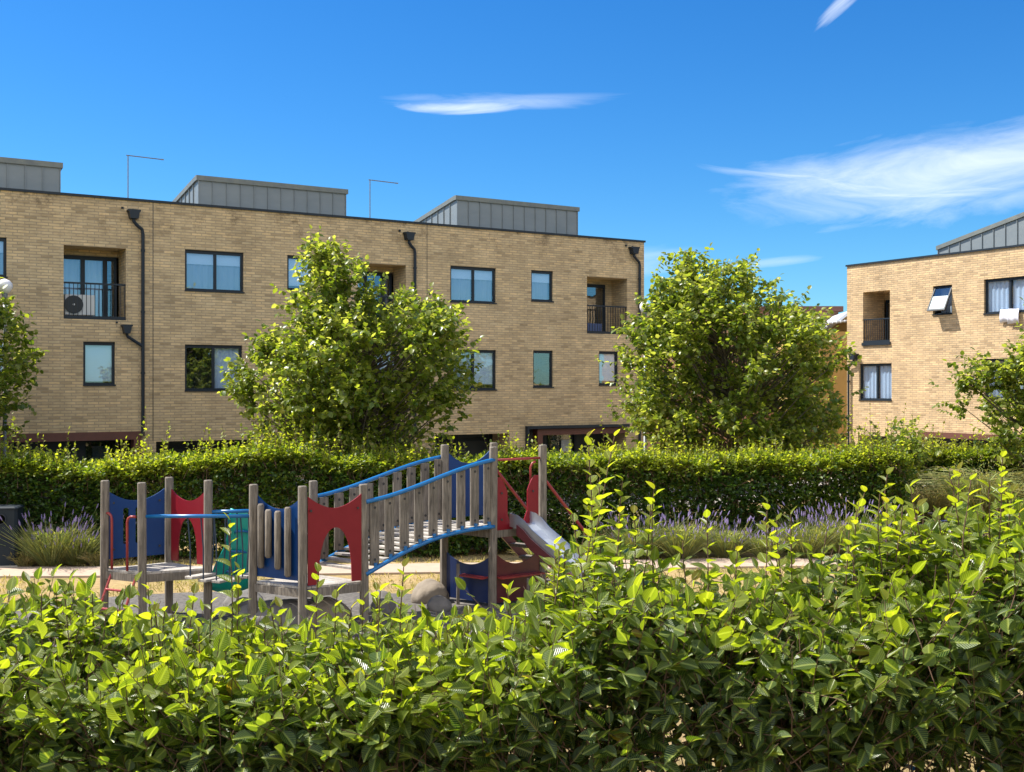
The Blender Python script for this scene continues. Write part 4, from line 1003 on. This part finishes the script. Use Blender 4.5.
# ------------------------------------------------------------------ trees
def tree(name, base, env, seed, ntw, label, lsize=.155, lean=0., trunk_r=.09, thr=-.25):
    r_ = root(name, base, 0, label=label, cat='tree', group='linden trees between the mid hedge and the buildings' if name == 'linden_tree' else None)
    g = np.random.default_rng(seed)
    Z = np.array([e[0] for e in env]); CX = np.array([e[1] for e in env]); RR = np.array([e[2] for e in env])
    zb, zt = Z.min(), Z.max()
    def cxz(z): return np.interp(z, Z, CX)
    def rz(z): return np.interp(z, Z, RR)
    # boughs: sprays of twigs fanned out from bough tips scattered through the crown
    nb = int(ntw/10); bz = []; 
    while len(bz) < nb:
        z = g.uniform(zb, zt); 
        if g.uniform() < (.16+rz(z)/RR.max())**1.6: bz.append(z)
    bz = np.array(bz); ph = g.uniform(0, 2*np.pi, nb); rf = np.sqrt(g.uniform(.04, 1, nb))*.93
    C = np.stack([cxz(bz)+rz(bz)*rf*np.cos(ph), rz(bz)*rf*np.sin(ph)*.92, bz], 1)
    keep = vnoise(C*1., 1.75, seed+5) > thr; C = C[keep]; bz = bz[keep]; rf = rf[keep]; nb = len(C)
    out = np.stack([C[:, 0]-cxz(bz), C[:, 1], np.zeros(nb)], 1); out = unit(out+1e-3)*rf[:, None]; out[:, 2] = .42+.25*(bz-zb)/(zt-zb)
    out = unit(out)
    # trunk and limbs
    tops = [(0, 0, 0), (.02, 0, zb*.5), (cxz(zb)*.4, .03, zb), (cxz(zb+(zt-zb)*.4)*.7, 0, zb+(zt-zb)*.4), (cxz(zt-.4)*.9, 0, zt-.5)]
    MB().mat('bark').tube(tops, [trunk_r*1.15, trunk_r, trunk_r*.85, trunk_r*.5, .012], 12).build('trunk', r_, smooth=True)
    limb = MB().mat('bark')
    tp = np.array(tops)
    A = []; B = []; r0 = []; r1 = []
    for i in range(nb):
        zh = max(.55*zb, C[i, 2]-(.35+.55*np.hypot(C[i, 0]-cxz(C[i, 2]), C[i, 1])))
        s = np.array([np.interp(zh, tp[:, 2], tp[:, 0]), 0, zh]); m = s*.45+C[i]*.55+np.array([0, 0, -.08*np.linalg.norm(C[i]-s)])
        rr = .010+.010*np.linalg.norm(C[i]-s)
        A += [s, m]; B += [m, C[i]+out[i]*.25]; r0 += [rr, rr*.6]; r1 += [rr*.6, .005]
    link('limbs', sticks_mesh('limbs', A, B, np.array(r0), np.array(r1), 'bark', 5), r_)
    per = 13; TC = np.repeat(C, per, 0)+g.normal(0, .19, (nb*per, 3))+np.repeat(out, per, 0)*g.uniform(-.1, .22, (nb*per, 1)); TD = np.repeat(out, per, 0)*1.0+g.normal(0, .55, (nb*per, 3))
    TL_ = g.uniform(.18, .42, nb*per)
    nl = 7
    pos, dr, nm, ti, tt = twig_leaves(TC, TD, TL_, nl, droop=.55, spread=.8)
    n = len(pos); size = g.uniform(.6, 1.15, n)*lsize
    clump = vnoise(pos, 2.2, seed+9)*.10
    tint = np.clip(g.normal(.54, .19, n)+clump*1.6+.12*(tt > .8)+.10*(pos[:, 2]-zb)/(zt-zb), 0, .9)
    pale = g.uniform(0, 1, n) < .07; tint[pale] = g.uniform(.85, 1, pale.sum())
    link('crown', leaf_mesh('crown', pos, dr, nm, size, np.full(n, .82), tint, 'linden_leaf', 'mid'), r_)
    link('twigs', sticks_mesh('twigs', TC, TC+unit(TD)*TL_[:, None], .006, .002, 'bark', 3), r_)
    return r_
tree('linden_tree', (-4.1, 28.5, 0), [(1.9, .1, 1.2), (2.4, .1, 2.2), (3.0, .1, 2.75), (3.7, .15, 2.95), (4.4, .15, 3.0), (4.9, .3, 2.75), (5.4, .55, 2.15), (5.75, .15, 1.6), (6.2, -.2, 1.15), (6.65, -.4, .65), (6.95, -.6, .3), (7.1, -.65, .1)], 11, 3500,
     'bushy linden tree in front of the long terrace with its tip left of centre', thr=-.30)
tree('linden_tree', (6.0, 31.0, 0), [(1.9, .1, 2.3), (2.6, .1, 3.0), (3.4, .1, 3.15), (4.2, -.1, 3.2), (4.9, 0, 3.0), (5.5, -.25, 2.5), (6.0, -.2, 2.2), (6.45, -.3, 1.55), (6.9, -.5, 1.0), (7.25, -.7, .6), (7.5, -.8, .15)], 23, 4300,
     'broad dense linden tree filling the gap between the two brick blocks', thr=-.20)
tree('linden_tree', (-14.5, 27.0, 0), [(2.2, .2, 1.6), (3.0, .2, 2.2), (4.0, .2, 2.75), (4.8, .2, 2.7), (5.6, .1, 2.0), (6.3, .2, 1.6), (6.8, .2, .7)], 31, 2300,
     'tree at the left edge of view overlapping the end of the long terrace', thr=-.5)
tree('linden_tree', (14.9, 31.0, 0), [(1.9, -.1, 1.6), (2.5, -.2, 2.3), (3.3, -.3, 2.9), (3.8, -.3, 2.6), (4.3, -.1, 2.0), (4.8, .2, 1.3), (5.6, .4, .8), (6.2, .5, .3)], 41, 2300,
     'tree at the right edge of view in front of the yellow brick block', thr=-.05)
tree('young_tree', (9.35, 27.6, 0), [(1.7, 0, .35), (2.1, 0, .72), (2.4, .05, .68), (2.65, .05, .25)], 55, 180,
     'small young tree with a flat bright green head rising behind the hedge, right', lsize=.12, trunk_r=.035, thr=-2)
tree('slim_tree', (9.0, 34.6, 0), [(1.0, 0, .8), (2.2, 0, .95), (3.4, -.1, .8), (4.3, -.1, .5), (4.9, 0, .15)], 58, 420,
     'slim light green tree between the broad linden and the yellow brick block', lsize=.11, trunk_r=.04, thr=-2)

# ------------------------------------------------------------------ clipped hedges in the middle distance
def hedge(name, ax, ay, bx, by, zt_fn, depth, n, seed, label, lsize=.085):
    g = np.random.default_rng(seed); r_ = root(name, (ax, ay, 0), 0, label=label, cat='hedge', group='clipped hedges behind the lawn')
    L_ = math.hypot(bx-ax, by-ay); e = np.array([(bx-ax)/L_, (by-ay)/L_, 0]); nrm = np.array([e[1], -e[0], 0])   # nrm faces the viewer
    u = g.uniform(0, L_, n); top = zt_fn(u)
    # mostly shell: front face, back face, top, with some interior
    k = g.uniform(0, 1, n); dep = np.where(k < .40, g.uniform(0, .35, n), np.where(k < .48, depth-g.uniform(0, .3, n), g.uniform(0, depth, n)))
    z = np.where(k < .72, g.uniform(.02, 1, n)*top, top-np.abs(g.normal(0, .18, n)))
    bulge = .17*vnoise(np.stack([u, z*1.3, z*0], 1), 2.1, seed)+.06*vnoise(np.stack([u, z, z*0], 1), 6., seed+1)
    P = np.stack([u*e[0], u*e[1], z], 1)+nrm[None]*(-dep+bulge)[:, None]
    D = np.where((k < .45)[:, None], nrm[None]*.8+np.array([[0, 0, .35]]), np.array([[0, 0, 1.]]))+g.normal(0, .5, (n, 3)); TLn = g.uniform(.10, .26, n)
    # upright young shoots standing out of the top
    ns = int(L_*40); us = g.uniform(0, L_, ns); cl = vnoise(np.stack([us, us*0, us*0], 1), 2.6, seed+7); us = us[cl > -.5]; ns = len(us)
    dp = g.uniform(0, depth, ns); PS_ = np.stack([us*e[0], us*e[1], zt_fn(us)-.08], 1)-nrm[None]*dp[:, None]; hS = (.12+g.gamma(2.4, .13, ns))*(1+.6*vnoise(np.stack([us, us*0, us*0], 1), 1.3, seed+8))
    DS = np.array([[0, 0, 1.]])+g.normal(0, .16, (ns, 3)); D2 = np.concatenate([D, DS, DS])
    P2 = np.concatenate([P, PS_, PS_+unit(DS)*hS[:, None]*.5]); T2_ = np.concatenate([TLn, hS*.5, hS*.5])
    pos, dr, nm, ti, tt = twig_leaves(P2, D2, T2_, 6, droop=.1, spread=.8)
    m = len(pos); size = g.uniform(.6, 1.15, m)*lsize; size[ti >= n] *= .95
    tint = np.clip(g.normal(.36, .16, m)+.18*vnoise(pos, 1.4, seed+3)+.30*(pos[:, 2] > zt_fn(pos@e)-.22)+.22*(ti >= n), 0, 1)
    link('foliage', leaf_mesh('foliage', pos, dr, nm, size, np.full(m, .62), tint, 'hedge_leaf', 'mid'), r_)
    inn = (np.repeat(np.concatenate([dep, dp, dp]), 6) > .38) & (pos[:, 2] < 1.6); size[inn] *= 1.7
    sA = []; sB = []
    for x in np.arange(.2, L_, .35):
        a = np.array([e[0]*x, e[1]*x, 0])-nrm*depth*.5; sA.append(a); sB.append(a+np.array([g.normal(0, .1), g.normal(0, .1), 1.7]))
    for i in range(ns): sA.append(PS_[i]); sB.append(PS_[i]+unit(D2[n+i:n+i+1])[0]*hS[i])
    for i in range(0, n, 3): sA.append(P[i]-unit(D[i:i+1])[0]*.3); sB.append(P[i]+unit(D[i:i+1])[0]*.1)
    link('stems', sticks_mesh('stems', sA, sB, .008, .003, 'twig', 4), r_)
HX = -16.
def top1(u):
    x = u+HX
    return 2.02+.05*vnoise(np.stack([x, 0*x, 0*x], 1), 3.3, 4)+.07*np.sin(x*.9)+.05*np.sin(x*2.3+1)+.16*np.exp(-((x+5.2)/2.2)**2)+.05*np.exp(-((x-6)/2)**2)
hedge('hedge', HX, 23.95, 9.25, 26.2, top1, 1.3, 34000, 61, 'long clipped green hedge running behind the playground with young shoots on top', .10)
hedge('hedge', 10.2, 33.5, 19., 33.0, lambda u: 1.75+.06*np.sin(u*1.7), 1.2, 9500, 67, 'lower dark hedge further back at the right behind the tall grass', lsize=.1)

# ------------------------------------------------------------------ lavender, grasses
def tuft(name, x, y, rad, h, n, mat, label, cat, seed, flowers=0, group=None, arch=.3, wid=.010, base=None):
    g = np.random.default_rng(seed); r_ = root(name, (x, y, 0), 0, label=label, cat=cat, group=group)
    ph = g.uniform(0, 2*np.pi, n); rr = np.sqrt(g.uniform(0, 1, n))
    B = np.stack([np.cos(ph)*rr*rad*.45, np.sin(ph)*rr*rad*.45, np.zeros(n)], 1)
    D = unit(np.stack([np.cos(ph)*rr*1.0, np.sin(ph)*rr*1.0, np.full(n, 1.25)], 1)+g.normal(0, .26, (n, 3)))
    Ln = h*g.uniform(.45, 1.18, n)/np.maximum(D[:, 2], .6)*.66
    mid = B+D*Ln[:, None]*.55; tip = mid+(D*(1-arch)+np.stack([np.cos(ph)*arch, np.sin(ph)*arch, -arch*.8+0*ph], 1))*Ln[:, None]*.45
    tint = g.uniform(0, 1, n)
    A = np.concatenate([B, mid]); E = np.concatenate([mid, tip]); w = np.full(n, wid)
    link('blades', sticks_mesh('blades', A, E, np.concatenate([w, w*.8]), np.concatenate([w*.8, w*.2]), mat, 3, tint=np.concatenate([tint, tint])), r_)
    if flowers:
        k = g.choice(n, min(flowers, n), replace=False); k = k[rr[k] > .2]
        top = B[k]+D[k]*Ln[k][:, None]*g.uniform(1., 1.2, (len(k), 1)); d = unit(D[k]+np.array([[0, 0, .5]]))
        link('flower_stalks', sticks_mesh('flower_stalks', mid[k], top, .004, .004, mat, 3, tint=tint[k]), r_, kind='stuff')
        A = []; E = []; R0 = []
        for s_ in range(4):
            A.append(top+d*.028*s_); E.append(top+d*(.028*s_+.024)); R0.append(np.full(len(k), (.012, .017, .015, .010)[s_]))
        link('flowers', sticks_mesh('flowers', np.concatenate(A), np.concatenate(E), np.concatenate(R0), np.concatenate(R0)*.6, 'flower_purple', 5), r_, kind='stuff')
    # leafy base
    m = int(n*(2.4 if flowers else .8)); ph = g.uniform(0, 6.28, m); rr = np.sqrt(g.uniform(0, 1, m)); zz = g.uniform(0, .55, m)*h
    pos = np.stack([np.cos(ph)*rr*rad*(.5+zz/h), np.sin(ph)*rr*rad*(.5+zz/h), zz], 1); dr = np.stack([np.cos(ph), np.sin(ph), np.full(m, 1.2)], 1)+g.normal(0, .5, (m, 3))
    link('leaves', leaf_mesh('leaves', pos, dr, np.array([[0, 0, 1.]])+g.normal(0, .6, (m, 3)), g.uniform(.05, .11, m), np.full(m, .22), g.uniform(0, 1, m), mat, 'small'), r_)
    return r_
LG = 'lavender bushes along the foot of the hedge'
lav = [(-9.72, 23.9, .52, 1.30, 'tall lavender clump beside the litter bin with pale purple spikes'),
       (-9.25, 24.0, .40, 1.0, 'smaller straggly lavender between the bin clump and the play structure'),
       (2.75, 24.9, .42, 1.05, 'leftmost lavender bush right of the slide'),
       (3.7, 24.8, .50, 1.2, 'second lavender bush right of the slide, dense with flowers'),
       (4.75, 24.95, .42, .95, 'third lavender bush right of the slide, with drying stems'),
       (5.6, 24.8, .38, .75, 'fourth lavender bush right of the slide, low and grey green'),
       (6.5, 24.9, .50, 1.15, 'fifth lavender bush right of the slide, full of purple spikes'),
       (7.4, 24.95, .46, 1.3, 'sixth lavender bush right of the slide, the tallest of the row'),
       (8.35, 25.05, .42, .95, 'seventh lavender bush, last of the row before the bicycle')]
for i, (x, y, r, h, lb) in enumerate(lav): tuft('lavender', x, y, r, h, 760, 'lavender_leaf', lb, 'plant', 100+i, 95, LG, arch=.12, wid=.0055)
tuft('dry_grass_tuft', -10.25, 23.75, .34, .5, 300, 'dry_blade', 'straw coloured grass tuft right beside the litter bin', 'grass tuft', 130, group='grass tufts by the path', arch=.3, wid=.006)
tuft('dry_grass_tuft', -8.75, 23.85, .3, .5, 260, 'dry_blade', 'yellowed grass tuft at the hedge foot left of the climbing tower', 'grass tuft', 131, group='grass tufts by the path', arch=.3, wid=.006)
tuft('dry_grass_tuft', .55, 24.3, .45, .55, 320, 'tall_grass_blade', 'green and straw grass tuft seen below the slide stairs', 'grass tuft', 132, group='grass tufts by the path', arch=.3, wid=.006)
tuft('ornamental_grass', 13.0, 31.0, .95, 3.3, 900, 'tall_grass_blade', 'big arching ornamental grass at the right in front of the lower hedge', 'ornamental grass', 140, group='ornamental grasses', arch=.5, wid=.011)
tuft('ornamental_grass', 11.6, 31.2, .6, 1.9, 800, 'dry_blade', 'smaller straw coloured ornamental grass left of the big arching one', 'ornamental grass', 141, group='ornamental grasses', arch=.4, wid=.008)
tuft('ornamental_grass', 14.6, 31.3, .9, 3.0, 700, 'tall_grass_blade', 'ornamental grass clump at the far right edge', 'ornamental grass', 142, group='ornamental grasses', arch=.5, wid=.008)
def turf():
    g = np.random.default_rng(5); n = 52000
    x = g.uniform(-14, 15, n); y = g.uniform(9., 26., n)**1.; 
    hit = vnoise(np.stack([x, y, 0*x], 1), 1.1, 8)+.5*vnoise(np.stack([x, y, 0*x], 1), 4., 9) > -.25
    hit &= ~((((x+3.6)/5.2)**2+((y-18.3)/2.5)**2) < 1)
    py = np.interp(x, [p[0] for p in pp], [p[1] for p in pp]); hit &= ~((y > py-.02) & (y < py+1.17))
    hit &= np.abs(x) < .5*y+1.5
    x, y = x[hit], y[hit]; n = len(x)
    z = np.array([zg(v)-.03 for v in y]); B = np.stack([x, y, z], 1); D = np.array([[0, 0, 1.]])+g.normal(0, .6, (n, 3)); D[:, 2] = np.abs(D[:, 2])*.8+.2
    t = np.clip(.62+.3*vnoise(B, .9, 12)+g.normal(0, .18, n), 0, 1)
    link('dry_grass', leaf_mesh('dry_grass', B, D, g.normal(0, 1, (n, 3)), g.uniform(.05, .13, n), np.full(n, .16), t, 'dry_blade', 'small'), kind='stuff', label='short straw coloured dry grass with green patches on the lawn')
turf()

# ------------------------------------------------------------------ the near hornbeam hedge
def near_hedge():
    g = np.random.default_rng(77); r_ = root('hornbeam_hedge', (0, 4.0, 2.1), 0, label='near hornbeam hedge across the foreground with bright backlit leaves and long shoots', cat='hedge')
    # top height (above 2.1) along x, from the outline of the hedge at about four metres
    hx = np.array([-6, -1.9, -1.6, -1.3, -1.05, -.7, -.35, 0, .15, .3, .55, .8, 1.05, 1.3, 1.6, 1.9, 6.])
    hz = np.array([.78, .78, .75, .70, .68, .68, .69, .74, .83, .98, .95, .86, .90, 1.02, 1.12, 1.13, 1.1])
    n = 12000; x = g.uniform(-4.2, 4.2, n); y = g.uniform(-.45, .55, n); top = np.interp(x, hx, hz)+.09*vnoise(np.stack([x, y, 0*x], 1), 6., 3)
    f = 1-np.abs(g.normal(0, .40, n)); z = np.where(g.uniform(0, 1, n) < .62, g.uniform(.12, 1, n), np.clip(f, .1, 1))*top*.97
    y = y+.16*vnoise(np.stack([x, 0*x, z], 1), 5.2, 91); P = np.stack([x, y, z], 1)
    keep = (vnoise(P, 5.5, 21) > -.42-.35*(z/top)) & ((g.uniform(0, 1, n) < .52) | (z > .42)); P = P[keep]; top = top[keep]; n = len(P)
    D = np.stack([g.normal(0, .6, n), np.sign(P[:, 1]+.0)*.45+g.normal(0, .5, n), .55+.5*(P[:, 2]/top)+g.normal(0, .3, n)], 1)
    pos, dr, nm, ti, tt = twig_leaves(P, D, g.uniform(.10, .22, n), 6, droop=.35, spread=.85)
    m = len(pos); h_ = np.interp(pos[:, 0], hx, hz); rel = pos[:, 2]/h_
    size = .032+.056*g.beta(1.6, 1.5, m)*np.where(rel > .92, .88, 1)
    tint = np.clip(g.normal(.14, .12, m)+.10*np.clip(rel, 0, 1)+.34*np.clip((rel-.80)*4.5, 0, 1)+.10*vnoise(pos, 4., 33), 0, .88)  # paler young growth on top; shade lower in the hedge painted into leaf colour
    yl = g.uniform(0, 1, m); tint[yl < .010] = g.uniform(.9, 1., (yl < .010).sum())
    nm = nm+g.normal(0, .25, nm.shape)
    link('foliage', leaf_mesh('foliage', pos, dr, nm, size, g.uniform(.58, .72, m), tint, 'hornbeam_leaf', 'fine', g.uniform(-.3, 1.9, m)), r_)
    Du = unit(D); sA = list(P-Du*.10); sB = list(P+Du*.2); r0 = [.0022]*n; r1 = [.0011]*n
    # main stems and side branches
    for xx in np.arange(-4.5, 4.5, .24):
        xx += g.normal(0, .06); yy = g.normal(0, .12); p = np.array([xx, yy, -.05]); rr = g.uniform(.009, .017)
        for k in range(5):
            q_ = p+np.array([g.normal(0, .05), g.normal(0, .05), g.uniform(.17, .24)])
            if q_[2] > np.interp(q_[0], hx, hz)-.10: break
            sA.append(p); sB.append(q_); r0.append(rr); r1.append(rr*.8)
            for j in range(3):
                e_ = q_+np.array([g.normal(0, .18), g.normal(0, .2), g.uniform(.02, .2)]); sA.append(q_); sB.append(e_); r0.append(rr*.4); r1.append(.0015)
            p = q_; rr *= .8
    link('branches', sticks_mesh('branches', sA, sB, np.array(r0), np.array(r1), 'twig', 5), r_)
    # tall single shoots that stand out of the top, each one its own piece
    sh = [(-1.86, .10, .16), (-1.66, .0, .20), (-1.5, .1, .12), (-1.28, .05, .26), (-1.20, -.1, .22), (-1.02, .1, .34), (-.86, 0, .16), (-.80, .1, .22), (-.66, 0, .28), (-.58, .1, .14), (-.42, .1, .20),
          (-.47, -.15, .30), (-.17, .1, .14), (.02, .1, .2), (.16, .15, .20), (.24, .05, .53), (.30, .1, .46), (.36, 0, .32), (.44, .12, .26), (.52, .1, .34), (.63, 0, .2), (.72, .1, .30), (.80, .05, .24),
          (.92, .1, .36), (.98, 0, .30), (1.1, .1, .22), (1.2, .05, .20), (1.32, 0, .26), (1.42, .1, .18), (1.5, .05, .22), (1.62, 0, .24), (1.74, .1, .20), (1.85, 0, .22), (-.98, -.1, .18), (-.3, 0, .12), (1.02, .15, .3), (-1.18, 0, .26), (-1.0, 0, .52), (-.97, .05, .28), (-.70, 0, .36), (-.42, 0, .36), (-.47, .06, .26), (-.62, .1, .2), (-1.25, 0, .2), (-.55, .1, .24), (-.78, -.1, .24),
          (-2.3, 0, .2), (2.2, 0, .25), (-2.8, 0, .2), (2.7, 0, .2), (.34, .2, .30), (.2, -.1, .22), (1.36, .2, .3), (-1.12, .2, .2)]
    for k in range(38):
        x_ = float(g.choice([g.uniform(-2.1, 2.1), g.uniform(.05, .5), g.uniform(1.0, 2.1)])); sh.append((x_, g.uniform(-.2, .3), g.uniform(.06, .2) if x_ < .05 else g.uniform(.1, .32)))
    for i, (x_, y_, hh) in enumerate(sh):
        z0 = np.interp(x_, hx, hz)-.10; hh = hh+(.17 if .1 < x_ < .4 else .13 if x_ > .5 else .11); nseg = 6; pts = [np.array([x_, y_, z0])]; ln = g.normal(0, .10, 2)
        for k in range(nseg): pts.append(pts[-1]+np.array([ln[0]+g.normal(0, .05), ln[1]+g.normal(0, .05), 1])*hh/nseg)
        pts = np.array(pts); nl = int(hh/.030)+2; t = np.linspace(.04, 1, nl); pos = np.stack([np.interp(t, np.linspace(0, 1, nseg+1), pts[:, c]) for c in range(3)], 1)
        a0 = g.uniform(0, 6.28); an = a0+np.arange(nl)*math.pi+g.normal(0, .4, nl); up = .25+.9*t**2
        dr = np.stack([np.cos(an), np.sin(an), up], 1); nm = np.stack([-np.cos(an)*.5, -np.sin(an)*.5, np.ones(nl)], 1)+g.normal(0, .3, (nl, 3))
        size = (.080-.040*t**1.5)*g.uniform(.8, 1.2, nl); tint = np.clip(.58+.22*t+g.normal(0, .07, nl), 0, .88)
        if g.uniform() < .3: tint[-1] = .95
        s = link('shoot', sticks_mesh('shoot', pts[:-1], pts[1:], .0026, .0018, 'twig', 5), r_)
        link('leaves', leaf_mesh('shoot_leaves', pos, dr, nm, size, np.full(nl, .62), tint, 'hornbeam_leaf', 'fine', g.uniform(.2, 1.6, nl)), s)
near_hedge()
